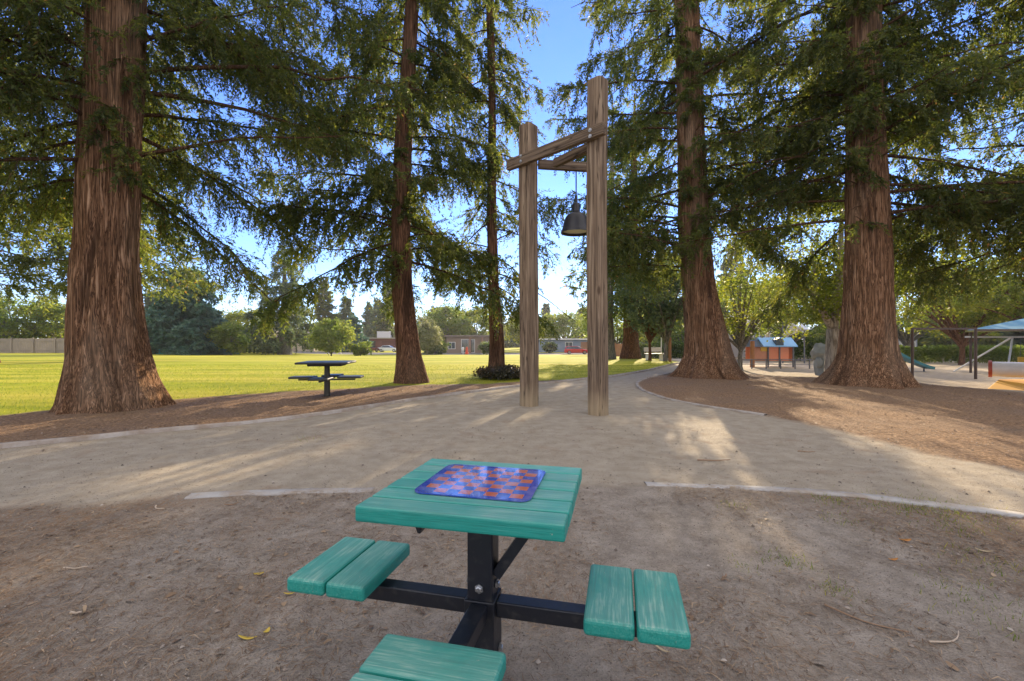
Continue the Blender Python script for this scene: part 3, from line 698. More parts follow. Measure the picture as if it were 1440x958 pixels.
# conifers across the lawn
def far_conifer(name, label, px, d, h, L, g, seed, leaf, z0=1.0, nl=60, sl=(.5, .9), sw=.14, e0=(-6, 10), droop=.12, r=.4, per_m=4, gap=.3, taper=.92, hang=.35, k=8):
    x = XD(px, d); zb = float(base_h(x, d))
    pp = [(zb - .1, x, d, r * 1.5), (zb + 1, x, d, r), (zb + h * .5, x, d, r * .6), (zb + h, x, d, .03)]
    v, f, rg, fn = trunk_mesh(pp, 16, .4, .03, seed, zb + h, .1)
    limbs, lv, _ = conifer(fn, g, z0=zb + z0, z1=zb + h * .99, nl=nl, length=lambda z, a: L * (1.0 - taper * (z - zb) / h), per_m=per_m, k=k, sl=sl, sw=sw, twig=(.7, 1.5), e0=e0, droop=droop, hang=hang, gap=gap, gseed=seed)
    a, b = tubes_np(limbs, 4)
    return finish_tree(name, label, 'tree', LG, (x, d, zb), [(v, f, rg), (a, b, np.full(len(a), .32))], lv, M_['bark_grey'], M_[leaf])
far_conifer('cedar_tree', 'broad layered cedar with tiered branches standing on the far lawn', 400, 70, 17, 7.6, G(61), 61, 'cedar', 1.6, 62, (.35, .6), .09, (-6, 4), .08, .8, 7, .36, .97, .5)
far_conifer('conifer_tree', 'dense blue-green conifer with branches down to the grass', 262, 60, 11.5, 6.4, G(62), 62, 'bluegreen', .4, 100, (.45, .8), .14, (-10, 8), .18, .5, 6, .2, .8)
far_conifer('conifer_tree', 'tall olive conifer left of the large sunlit bush', 455, 105, 17, 4.2, G(63), 63, 'redwood', 2, 60, r=.5)
far_conifer('conifer_tree', 'pointed conifer behind the large sunlit bush', 487, 112, 13, 4.0, G(64), 64, 'cedar', 1, 60, r=.5)
far_conifer('conifer_tree', 'low dark conifer behind the driveway', 497, 96, 7.5, 3.6, G(65), 65, 'bluegreen', .6, 50, r=.4)
far_conifer('conifer_tree', 'small distant conifer against the pale sky', 519, 150, 14, 3.6, G(66), 66, 'cedar', 1, 50, (.7, 1.2), .2, r=.4)
far_conifer('conifer_tree', 'distant conifer with an open top above the carport', 531, 140, 15, 4.0, G(67), 67, 'cedar', 1, 55, (.7, 1.2), .2, r=.5)
far_conifer('conifer_tree', 'tallest distant conifer beside the slender curved redwood', 545, 125, 18, 4.4, G(68), 68, 'redwood', 1, 60, (.7, 1.2), .2, r=.5)
far_conifer('conifer_tree', 'distant spire-shaped conifer above the blue-grey house', 768, 160, 16, 3.6, G(69), 69, 'cedar', 1, 50, (.8, 1.3), .22, r=.5)
far_conifer('conifer_tree', 'tall dim conifer behind the far end of the path', 935, 95, 22, 5.0, G(70), 70, 'cedar', 1.5, 80, (.5, .9), .16, r=.6)
far_conifer('conifer_tree', 'tall dim conifer behind the orange playhouse', 1030, 85, 21, 5.5, G(71), 71, 'cedar', 1.5, 80, (.5, .9), .16, r=.6)

for i, (px, d_, h_, L_, lf, lab) in enumerate([
    (575, 170, 13, 6.5, 'cedar', 'hazy distant tree behind the slender curved redwood'), (615, 165, 15, 6.5, 'redwood', 'hazy distant tree above the pale drooping tree'),
    (650, 175, 14, 6.5, 'cedar', 'hazy distant tree above the modern house'), (700, 165, 12, 6.0, 'redwood', 'hazy distant tree right behind the thinnest redwood'),
    (728, 180, 15, 6.0, 'cedar', 'hazy distant tree just left of the left timber post'), (822, 170, 15, 7.0, 'redwood', 'hazy distant tree behind the golden tree, left of the right post'),
    (478, 170, 12, 6.0, 'cedar', 'hazy distant tree behind the pointed conifer'), (900, 120, 15, 6.5, 'redwood', 'dim tree behind the far bend of the path'),
    (985, 80, 13, 5.5, 'redwood', 'dim tree directly behind the leaning redwood'), (1075, 75, 12, 5.5, 'redwood', 'dim tree behind the beige playground building'),
    (1190, 70, 12, 6.0, 'redwood', 'dim tree directly behind the thick upright redwood'), (1340, 66, 12, 6.5, 'redwood', 'dim tall tree behind the dark-trunked spreading tree'), (1420, 70, 12, 6.5, 'cedar', 'dim tall tree at the right edge behind the blue canopy'),
    (150, 95, 11, 6.5, 'redwood', 'dim far tree behind the thickest redwood'), (225, 100, 12, 6.0, 'cedar', 'dim far tree left of the blue-green conifer'), (-30, 80, 10, 6.5, 'cedar', 'dim far tree beyond the left end of the wooden fence')]):
    far_conifer('conifer_tree', lab, px, d_, h_, L_, G(300 + i), 300 + i, lf, .6, 60, (.8, 1.4), .25, r=.4, taper=.75)
# leafy skirt at the foot of the thin redwood is part of its growth: a shrub of its own
broadleaf('shrub', 'low brown-green mound of shoots round the foot of the thinnest redwood', 706, 15.4, .36, .82, .03, G(75), M_['mound'], M_['bark_dark'], 90, 150, (.05, .10), .03, .2, cat='shrub')

def hedge(name, label, p0, p1, w, h, g, mat, n, leaf, cat='hedge'):
    p0, p1 = np.array(p0), np.array(p1); L = np.hypot(*(p1 - p0)); tn = (p1 - p0) / L; nn = np.array([-tn[1], tn[0]])
    s, a, z = g.uniform(0, L, n), g.uniform(-.5, .5, n) * w, h * g.uniform(.03, 1, n) ** .8
    z *= .82 + .36 * fbm(np.c_[s * .8, a], 41, 2)
    xy = p0 + s[:, None] * tn + a[:, None] * nn; pos = np.c_[xy, base_h(xy[:, 0], xy[:, 1]) + z]
    v, f = sprigs(pos, unit(g.normal(0, 1, (n, 3))), g.uniform(*leaf, n), g.uniform(*leaf, n) * .35, g, .5)
    b = np.array([*((p0 + p1) / 2), 0.0]); tint = np.clip(.5 * fbm(pos * .9, 43, 2) + g.uniform(0, .5, n), 0, 1)
    o = mesh_np(name, v - b, f, mat, attrs={'tint': np.repeat(tint, 4)}, loc=b); return tag(o, label, cat)
hedge('hedge', 'sunlit yellow-green hedge behind the swing and shade posts', (XD(1262, 43), 43), (XD(1455, 40), 40), 1.2, 1.5, G(81), M_['bright'], 9000, (.14, .24))
hedge('hedge', 'green hedge behind the playground railing', (XD(1050, 48), 48), (XD(1200, 47), 47), 1.2, 2.3, G(82), M_['hedge'], 7000, (.16, .28))
hedge('hedge', 'long dark hedge along the far lawn beside the cedar', (XD(318, 72), 72), (XD(392, 74), 74), 1.5, 2.4, G(83), M_['hedge'], 7000, (.25, .4))
hedge('hedge', 'shaded green hedge at the far end of the path', (XD(890, 58), 58), (XD(985, 56), 56), 1.2, 1.9, G(84), M_['hedge'], 6000, (.2, .34))

# ------------------------------------------------------------------ teal game table
TC = np.array([-.0987, 1.562]); TR = R(-13.3)
tb = thing('game_table', 'teal game table with built-in seats and a checkered board, in front of the path', 'game table', (TC[0], TC[1], 0), TR)
m = MB(); W, D = .629, .578
for i in range(6):
    w = D / 6; m.box((0, -D / 2 + w * (i + .5), .7355), (W + random.uniform(-.003, .003), w - .008, .049 + random.uniform(-.0012, .0012)))
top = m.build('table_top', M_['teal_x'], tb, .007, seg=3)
def rrect(w, h, r, n=6):
    o = []
    for cx, cy, a0 in ((w / 2 - r, h / 2 - r, 0), (-w / 2 + r, h / 2 - r, 90), (-w / 2 + r, -h / 2 + r, 180), (w / 2 - r, -h / 2 + r, 270)):
        for k in range(n + 1): a = R(a0 + 90 * k / n); o.append((cx + r * math.cos(a), cy + r * math.sin(a)))
    return o
bd = MB().prism(rrect(.388, .345, .035), -.002, .002, 'z').build('game_board', M_['board'], tb, loc=(-.004, .025, .7638))
ped = MB().box((0, 0, .355), (.088, .088, .708)); ped.build('pedestal', M_['steel'], tb, .006)
MB().box((0, 0, .285), (.104, .104, .20)).build('sleeve', M_['steel'], tb, .004)
MB().box((0, 0, .706), (.36, .36, .008)).build('mounting_plate', M_['steel'], tb)
MB().prism([(-.285, .702), (-.19, .702), (-.225, .575), (-.235, .575)], -.02, .02).build('bracket', M_['steel'], tb, .002)
MB().box((0, 0, .008), (.24, .24, .014)).build('foot_plate', M_['steel'], tb, .003)
for k in (0, 2, 3):
    a = k * math.pi / 2; ca, sa = math.cos(a), math.sin(a)
    MB().bar((ca * .053, sa * .053, .352), (ca * .60, sa * .60, .352), .058, .052).build('seat_arm', M_['steel'], tb, .004)
    br = MB()
    br.bar((ca * .05, sa * .05, .46), (ca * .21, sa * .21, .70), .05, .035)
    if k < 1: br.build('brace', M_['steel'], tb, .002)
    s = MB(); rw = .30; rl = .344
    for j in (-1, 1): s.box((j * (rw / 4), 0, 0), (rw / 2 - .006, rl, .05))
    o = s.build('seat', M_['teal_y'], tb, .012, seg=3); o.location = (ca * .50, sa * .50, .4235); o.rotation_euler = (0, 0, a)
    for z, off in ((.425, 0), (.20, .012)):
        b = MB().lathe([(0, .012), (.008, .012), (.0115, .010), (.0115, .004), (.016, .004), (.016, 0), (0, 0)], 6)
        vv = np.vstack(b.v); Rm = np.array(Matrix.Rotation(a, 3, 'Z') @ Matrix.Rotation(R(90), 3, 'Y'))
        b.v = [vv @ Rm.T + np.array([ca * (.046 if z > .4 else .054), sa * (.046 if z > .4 else .054), z]) + np.array([-sa, ca, 0]) * off]
        b.build('bolt', M_['galv'], tb)
    for j in (-1, 1):
        p = np.array([ca, sa]) * .50 + np.array([ca, sa]) * j * .06
        MB().lathe([(0, .0), (.009, 0), (.009, .006), (0, .006)], 8, (p[0], p[1], .3715)).build('bolt', M_['galv'], tb)

# ------------------------------------------------------------------ far picnic table (dark, round edge)
d = 10.4; ft = thing('picnic_table', 'dark pedestal picnic table with attached seats at the lawn edge', 'picnic table', (XD(460, d), d, 0), R(8))
dk = simple('dark_coated_top', (.022, .024, .024), .5, .2, 20); dst = simple('dark_pedestal_paint', (.04, .036, .026), .6, .25, 20)
def slab(w, dd, z, nm):
    MB().box((0, 0, z), (w, dd, .045)).build(nm, dk, ft, .01); 
MB().box((0, 0, .765), (1.10, 1.0, .045)).build('table_top', dk, ft, .012)
MB().box((0, 0, .715), (.74, .5, .055)).build('underframe', dst, ft, .02)
MB().lathe([(0, -.02), (.07, -.02), (.066, .2), (.06, .69), (0, .69)], 16).build('pedestal', dst, ft, smooth=True)
for k in range(4):
    a = k * math.pi / 2 + 0.0; ca, sa = math.cos(a), math.sin(a)
    MB().bar((ca * .05, sa * .05, .375), (ca * .62, sa * .62, .375), .05, .03).build('seat_arm', dst, ft)
    o = MB().box((0, 0, 0), (.52, .40, .045)).build('seat', dk, ft, .012); o.location = (ca * .52, sa * .52, .432); o.rotation_euler = (0, 0, a)

# ------------------------------------------------------------------ timber frame and lamp
PL, PR = np.array([.322, 8.75]), np.array([1.446, 7.70])
fr = thing('timber_frame', 'tall frame of two rough timber posts joined by overhead beams', 'timber frame', ((PL[0] + PR[0]) / 2, (PL[1] + PR[1]) / 2, 0))
fo = np.array([(PL[0] + PR[0]) / 2, (PL[1] + PR[1]) / 2, 0])
def post(c, w, z1, seed, rz):
    g = G(seed); n = 28; zz = np.r_[np.arange(-.15, z1, .16), z1 - .012, z1]; rings = []
    th = np.arange(n) * 2 * math.pi / n
    sq = 1 / np.maximum(np.abs(np.cos(th)), np.abs(np.sin(th))); rr = np.minimum(sq, 1.22) * w / 2
    v = []
    for i, z in enumerate(zz):
        nz_ = vnoise(np.c_[np.cos(th) * 3, np.sin(th) * 3, np.full(n, z * .5)], seed) - .5
        nz2 = vnoise(np.c_[np.cos(th) * 9, np.sin(th) * 9, np.full(n, z * .35)], seed + 1) - .5
        r = rr * (1 + .07 * nz_ + .05 * nz2) * (.96 if i == len(zz) - 1 else 1)
        dx = .012 * math.sin(z * .9 + seed)
        v.append(np.c_[r * np.cos(th + rz) + dx, r * np.sin(th + rz), np.full(n, z)])
    b = MB(); m_ = len(zz)
    f = [(i * n + j, i * n + (j + 1) % n, (i + 1) * n + (j + 1) % n, (i + 1) * n + j) for i in range(m_ - 1) for j in range(n)] + [tuple((m_ - 1) * n + j for j in range(n))]
    b.add(np.vstack(v) + np.array([*c, 0]) - fo, f)
    return b.build('post', M_['post'], fr, smooth=True)
post(PL, .295, ZD(178, 8.75), 51, R(-40)); post(PR, .285, ZD(114, 7.70), 52, R(-44))
ax = np.array([PR[0] - PL[0], PR[1] - PL[1], 0]); ax /= np.linalg.norm(ax); nr = np.array([-.68, -.73, 0]); nr = np.array([ax[1], -ax[0], 0]); nr *= np.sign(nr @ np.array([-.68, -.73, 0]))
A3, B3 = np.array([*PL, 0]), np.array([*PR, 0])
def beam(a, b, w, h):
    L = np.linalg.norm(b - a); t_ = (b - a) / L; k = MB(); n = 10
    k.box((0, 0, 0), (w, h, L)); o = k.build('beam', M_['beam'], fr, .012)
    z_ = Vector(t_); up = Vector((0, 0, 1)); x_ = up.cross(z_).normalized(); y_ = z_.cross(x_)
    o.matrix_local = Matrix(((x_.x, y_.x, z_.x, 0), (x_.y, y_.y, z_.y, 0), (x_.z, y_.z, z_.z, 0), (0, 0, 0, 1))) ; o.location = (a + b) / 2 - fo
    return o
o1 = nr * .205
beam(A3 + o1 - ax * .36 + [0, 0, 4.66], B3 + o1 + ax * .27 + [0, 0, 4.70], .10, .20)
for pp_, ww in ((A3, .295), (B3, .285)):
    for zz_ in (4.63, 4.73):
        b_ = MB().lathe([(0, .018), (.018, .014), (.022, 0), (.032, 0), (.032, -.006), (0, -.006)], 10); Rm = np.array(Vector((0, 0, 1)).rotation_difference(Vector(nr)).to_matrix())
        b_.v = [np.vstack(b_.v) @ Rm.T + pp_ + nr * .262 + ax * .02 + np.array([0, 0, zz_]) - fo]; b_.build('bolt', M_['galv'], fr)
q0 = np.array([XD(757, 8.95), 8.93, 4.72]); q1 = np.array([XD(842, 9.12), 9.12, 4.72])
beam(q0, q1, .11, .17)
beam(np.array([XD(780, 8.86), 8.83, 4.70]), B3 + np.array([.0, .20, 4.66]), .10, .16)

d = 9.1; lp = thing('pendant_lamp', 'dark bell-shaped pendant lamp hanging from the timber frame', 'lamp', (XD(809.5, d), d - .07, 0))
lm = simple('dark_bronze_enamel', (.018, .018, .022), .38, .2, 12); 
MB().tube([(0, 0, 4.64), (0, 0, 4.1)], .013, 8).build('rod', lm, lp)
MB().lathe([(0, 4.14), (.028, 4.14), (.03, 4.0), (.06, 3.985), (.075, 3.96), (.08, 3.80), (.075, 3.79), (0, 3.79)], 24).build('socket', lm, lp, smooth=True)
MB().lathe([(.07, 3.80), (.12, 3.788), (.175, 3.755), (.212, 3.705), (.238, 3.64), (.256, 3.57), (.27, 3.50), (.286, 3.455), (.302, 3.43), (.304, 3.395), (.29, 3.395), (.268, 3.46), (.25, 3.55), (.222, 3.65), (.17, 3.73), (.10, 3.77)], 40).build('shade', lm, lp, smooth=True)
ln = NT('frosted_lamp_lens'); ln.bsdf((.62, .58, .44), .4, ln.bump(ln.noise(ln.coord((30, 30, 30)), 1, 3), .1, .01)); 
MB().lathe([(0, 3.425), (.12, 3.428), (.272, 3.445), (.272, 3.452), (0, 3.46)], 32).build('lens', ln.m, lp, smooth=True)

# ------------------------------------------------------------------ litter on the ground
def scatter(n, poly, g, cond=None):
    poly = np.array(poly); lo, hi = poly.min(0), poly.max(0); out = []
    while sum(len(o) for o in out) < n:
        p = g.uniform(lo, hi, (n * 2, 2)); p = p[sdist(p, poly) > .02]
        if cond is not None: p = p[cond(p)]
        out.append(p)
    return np.vstack(out)[:n]
def litter(name, pts2, g, ln, wd, mat, lift=.006, weight=1.0):
    n = len(pts2); z = height(pts2[:, 0], pts2[:, 1], np.full(n, weight)) + lift
    a = g.uniform(0, 6.28, n); d_ = np.c_[np.cos(a), np.sin(a), g.normal(0, .12, n)]
    pos = np.c_[pts2, z]; L = g.uniform(*ln, n)[:, None]; Wd = g.uniform(*wd, n)[:, None]
    s = np.c_[-np.sin(a), np.cos(a), g.normal(0, .3, n)]
    b = g.normal(0, .12, (n, 1)) * L * s + np.c_[np.zeros((n, 2)), .1 * L.ravel()]
    mid = pos + d_ * L * .5 + b
    v = np.stack([pos - s * Wd * .6, pos + s * Wd * .6, mid + s * Wd, pos + d_ * L + s * Wd * .4, pos + d_ * L - s * Wd * .4, mid - s * Wd], 1).reshape(-1, 3)
    i = np.arange(n)[:, None] * 6
    f = np.vstack([i + [0, 1, 2, 5], i + [5, 2, 3, 4]])
    o = mesh_np(name, v, f, mat, attrs={'tint': np.repeat(g.uniform(0, 1, n) ** 1.3, 6)}); return tag(o, kind='stuff')
near_poly = [P(-300, 1100), P(1740, 1100), P(1800, 775)] + near_right[::-1][1:] + near_left[::-1] 
g = G(91)
dens = lambda lo, hi: (lambda p: fbm(p * 1.1, 55, 3) + .15 * np.clip((np.abs(p[:, 0] - .1) - 1.2) / 2, -.5, 1) > g.uniform(lo, hi, len(p)))
litter('needle_litter', np.vstack([scatter(24000, near_poly, g, dens(.3, .8)), scatter(26000, mulch_left, g, lambda p: p[:, 1] < 22), scatter(30000, mulch_right, g, lambda p: (p[:, 1] < 20)), scatter(1800, path_poly, g, lambda p: (p[:, 1] < 16) & (fbm(p * .8, 58, 2) > .5))]),
       g, (.015, .055), (.0009, .0022), needle_m)
litter('leaf_litter', np.vstack([scatter(420, near_poly, g, dens(.4, .8)), scatter(3500, mulch_left, g), scatter(3500, mulch_right, g, lambda p: p[:, 1] < 20)]), g, (.015, .045), (.004, .012), needle_m)
# coarse grains of the dirt
def grains(n, poly, g, r, mat):
    p = scatter(n, poly, g, lambda p: p[:, 1] < 9); z = height(p[:, 0], p[:, 1]); rad = g.uniform(*r, n) * (1 + 2 * (g.uniform(0, 1, n) > .985))
    o8 = np.array([[1, 0, 0], [0, 1, 0], [-1, 0, 0], [0, -1, 0], [0, 0, .7], [0, 0, -.7]])
    v = np.c_[p, z + rad * .25][:, None] + o8[None] * rad[:, None, None] * g.uniform(.6, 1.3, (n, 6, 1))
    fi = np.array([[0, 1, 4], [1, 2, 4], [2, 3, 4], [3, 0, 4]]); f = (np.arange(n)[:, None, None] * 6 + fi).reshape(-1, 3)
    return tag(mesh_np('gravel', v.reshape(-1, 3), f, mat, attrs={'tint': np.repeat(g.uniform(0, 1, n), 6)}), kind='stuff')
gm = NT('gravel_grains'); gm.bsdf(gm.ramp(gm.attr('tint'), [(0, (.10, .08, .065)), (.6, (.24, .195, .16)), (1, (.42, .37, .32))]), .9, spec=.2)
grains(42000, [P(-250, 1100), P(1690, 1100), P(1500, 600), P(-60, 600)], G(92), (.002, .0052), gm.m)

def grass(name, p2, g, hgt, wd):
    n = len(p2); z = height(p2[:, 0], p2[:, 1], np.full(n, .3)); a = g.uniform(0, 6.28, n); h_ = g.uniform(*hgt, n); w_ = g.uniform(*wd, n)
    b = np.c_[p2, z - .004]; s_ = np.c_[np.cos(a), np.sin(a), 0 * a] * w_[:, None]; tip = b + np.c_[g.normal(0, .45, (n, 2)) * h_[:, None], h_]
    v = np.stack([b - s_, b + s_, tip + s_ * .2, tip - s_ * .2], 1).reshape(-1, 3)
    o = mesh_np(name, v, np.arange(4 * n).reshape(-1, 4), M_['grass'], attrs={'tint': np.repeat(g.uniform(0, 1, n), 4)}); return tag(o, kind='stuff')
M_['grass'] = leaf_mat('grass_blades', [(0, (.07, .115, .012)), (.6, (.15, .19, .02)), (1, (.33, .29, .07))], (2.2, 2.2, 1.3), .45)
lp2 = scatter(70000, lawn_poly, g, lambda p: (p[:, 1] < 24) & (np.abs(p[:, 0]) < 32))
tf_ = []
for px, py, r_, n in ((1300, 714, .16, 260), (1340, 722, .2, 260), (1170, 703, .10, 120), (1235, 712, .08, 80), (1192, 735, .09, 90), (1335, 742, .10, 90), (1105, 790, .07, 90), (1175, 832, .05, 70), (1395, 795, .12, 120), (1350, 830, .10, 90), (1420, 880, .10, 90), (1030, 712, .06, 60), (430, 618, .10, 60), (1045, 800, .05, 40)):
    c_ = np.array(P(px, py)); tf_.append(c_ + g.normal(0, r_, (n, 2)))
grass('grass', lp2, g, (.025, .055), (.003, .007)); grass('grass_tufts', np.vstack(tf_), g, (.012, .035), (.0012, .0028))

# countable fallen leaves and sticks in the foreground
ylw = simple('yellow_fallen_leaf', (.50, .36, .05), .6, .25, 40); orl = simple('orange_fallen_leaf', (.42, .18, .035), .6, .25, 40); brl = simple('tan_fallen_leaf', (.42, .33, .20), .6, .2, 40)
stick_m = simple('dead_twig_wood', (.24, .15, .09), .85, .25, 40); pale_stick = simple('pale_twig_wood', (.42, .34, .26), .8, .2, 40)
def fallen_leaf(px, py, L, w, rz, mat, label, curl=.25):
    x, y = P(px, py); z = float(height(np.array([x]), np.array([y]))[0])
    n = 7; s = np.linspace(0, 1, n); ww = w * np.sin(np.pi * (s * .92 + .04)) ** .8
    zz = .006 + curl * L * (s - .5) ** 2 * 2
    v = np.vstack([np.c_[(s - .5) * L, ww, zz + .25 * w], np.c_[(s - .5) * L, 0 * s, zz], np.c_[(s - .5) * L, -ww, zz + .2 * w]])
    f = [(r * n + i, r * n + i + 1, (r + 1) * n + i + 1, (r + 1) * n + i) for r in (0, 1) for i in range(n - 1)]
    o = mesh_np('fallen_leaf', v, f, mat, smooth=True, loc=(x, y, z)); o.rotation_euler = (0, 0, rz)
    sm = o.modifiers.new('thick', 'SOLIDIFY'); sm.thickness = .0012
    tag(o, label, 'leaf', 'fallen leaves on the dirt'); return o
fallen_leaf(364, 808, .05, .013, .3, ylw, 'small lime-yellow leaf above the tyre tracks, left of the table')
fallen_leaf(407, 838, .055, .006, .1, ylw, 'thin golden leaf sliver under the left seat')
fallen_leaf(348, 899, .085, .008, -.1, ylw, 'long golden curled leaf on the lower left dirt')
fallen_leaf(375, 891, .035, .011, 1.3, ylw, 'short upright yellow leaf touching the long golden curled leaf', .5)
fallen_leaf(1273, 763, .07, .014, -.1, orl, 'orange leaf on the right-hand dirt')
fallen_leaf(1383, 776, .075, .010, -.6, brl, 'pale tan leaf near the right edge, right of the orange leaf')
fallen_leaf(1256, 787, .06, .010, .1, orl, 'dull brown leaf just below the orange leaf')
fallen_leaf(930, 918, .075, .006, -.9, brl, 'tan curved leaf below the right seat')
fallen_leaf(783, 867, .035, .010, -.3, brl, 'tiny tan leaf under the arm of the right seat')
def stick(px, py, L, r, rz, mat, label, bend=.1):
    x, y = P(px, py); z = float(height(np.array([x]), np.array([y]))[0]); s = np.linspace(0, 1, 7)
    m = MB().tube(np.c_[(s - .5) * L, bend * L * (s - .5) ** 2 * 4, r * .8 + .004 + .002 * np.sin(s * 9)], r * (1 - .5 * s), 7)
    o = m.build('fallen_twig', mat, smooth=True, loc=(x, y, z)); o.rotation_euler = (0, 0, rz); return tag(o, label, 'twig', 'fallen twigs on the dirt')
stick(104, 802, .12, .0045, .12, pale_stick, 'straight pale twig on the left dirt')
stick(220, 716, .12, .006, -.5, pale_stick, 'bent grey twig just in front of the left end of the near kerb', .2)
stick(325, 712, .09, .005, .4, stick_m, 'crooked brown twig in front of the near kerb', .3)
stick(106, 865, .045, .007, .1, pale_stick, 'short whitish wood chip on the lower left dirt')
stick(1340, 905, .20, .004, .35, pale_stick, 'thin tan twig at the lower right', .15)
stick(1005, 648, .35, .008, .03, stick_m, 'longest dark twig lying across the path', .05)
stick(1135, 636, .18, .007, -.15, stick_m, 'short dark twig on the right half of the path')
stick(1020, 815, .05, .006, .8, stick_m, 'stubby dark twig right of the table')
stick(1215, 877, .30, .0045, -.75, stick_m, 'long reddish twig on the right dirt', .1)

# ------------------------------------------------------------------ cars
glass = NT('dark_car_glass'); glass.bsdf((.03, .04, .05), .08, spec=.8); glass = glass.m
tyre = simple('tyre_rubber', (.02, .02, .02), .8); rimm = simple('alloy_rim', (.5, .5, .52), .35, .1, 10, 1)
lamp_r = simple('tail_lamp_plastic', (.35, .02, .02), .3); lamp_w = simple('head_lamp_plastic', (.75, .75, .75), .15)
def car(px, d, rz, paint, label, wagon, group='parked cars beyond the lawn'):
    x = XD(px, d); z = float(base_h(x, d)); r = thing('parked_car', label, 'car', (x, d, z), rz, group)
    L = 4.5
    body = [(-2.25, .35), (-2.27, .62), (-2.2, .92), (-1.3, .96), (1.0, .93), (1.75, .84), (2.15, .72), (2.25, .5), (2.22, .28), (-2.15, .26)]
    cab = [(-2.15, .9), (-1.95, 1.38), (-1.6, 1.46), (.0, 1.46), (.35, 1.38), (1.15, .9)] if wagon else [(-1.75, .9), (-1.15, 1.34), (-.7, 1.43), (.1, 1.42), (.4, 1.33), (1.2, .9)]
    MB().prism(body, -.88, .88).build('body', paint, r, .09, seg=3)
    k = MB().prism(cab, -.78, .78); v = k.v[0]; hi = v[:, 2] > 1.2; v[hi, 1] *= .84; k.build('cabin', paint, r, .05, seg=2)
    for sgn in (-1, 1):
        w = [(a * .93 + (-.02), .94 + (b - .9) * .84) for a, b in cab]; w = [(a, max(b, .96)) for a, b in w]
        g_ = MB(); 
        lo, hi_ = [p for p in w if p[1] < 1.0], [p for p in w if p[1] >= 1.0]
        g_.prism(w, sgn * .70, sgn * .79); vv = g_.v[0]; h2 = vv[:, 2] > 1.2; vv[h2, 1] *= .87; vv[~h2, 1] *= 1.0
        g_.build('side_window', glass, r)
    MB().prism([(cab[-1][0] + .02, .93), (cab[-2][0] + .03, 1.33), (cab[-2][0] - .03, 1.33), (cab[-1][0] - .08, .93)], -.6, .6).build('windscreen', glass, r)
    MB().prism([(cab[0][0] - .02, .96), (cab[1][0] - .03, 1.33), (cab[1][0] + .03, 1.33), (cab[0][0] + .06, .96)], -.6, .6).build('rear_window', glass, r)
    for sx in (-1.38, 1.38):
        for sy in (-.8, .8):
            th = MB().lathe([(.2, -.1), (.31, -.1), (.33, -.06), (.33, .06), (.31, .1), (.2, .1)], 20); th.v = [np.vstack(th.v) @ np.array(Matrix.Rotation(R(90), 3, 'X')).T + [sx, sy, .33]]
            w = th.build('wheel', tyre, r, smooth=True)
            rm = MB().lathe([(0, -.07), (.2, -.085), (.2, .085), (0, .07)], 16); rm.v = [np.vstack(rm.v) @ np.array(Matrix.Rotation(R(90), 3, 'X')).T + [sx, sy, .33]]; rm.build('rim', rimm, w)
    for sy in (-.62, .62):
        MB().box((2.13, sy, .64), (.16, .32, .14)).build('headlight', lamp_w, r, .02); MB().box((-2.2, sy, .72), (.12, .3, .16)).build('tail_light', lamp_r, r, .02)
    return r
car(546, 100, R(3), simple('white_car_paint', (.78, .8, .82), .25, .03, 2, 0, .6), 'white sedan parked in the driveway', False)
car(519, 97, R(62), simple('maroon_car_paint', (.13, .018, .025), .25, .05, 2, 0, .6), 'dark red hatchback turned away beside the white sedan', True)
car(811, 82.5, R(-4), simple('red_car_paint', (.50, .016, .03), .22, .05, 2, 0, .7), 'bright red wagon parked before the blue-grey house', True)

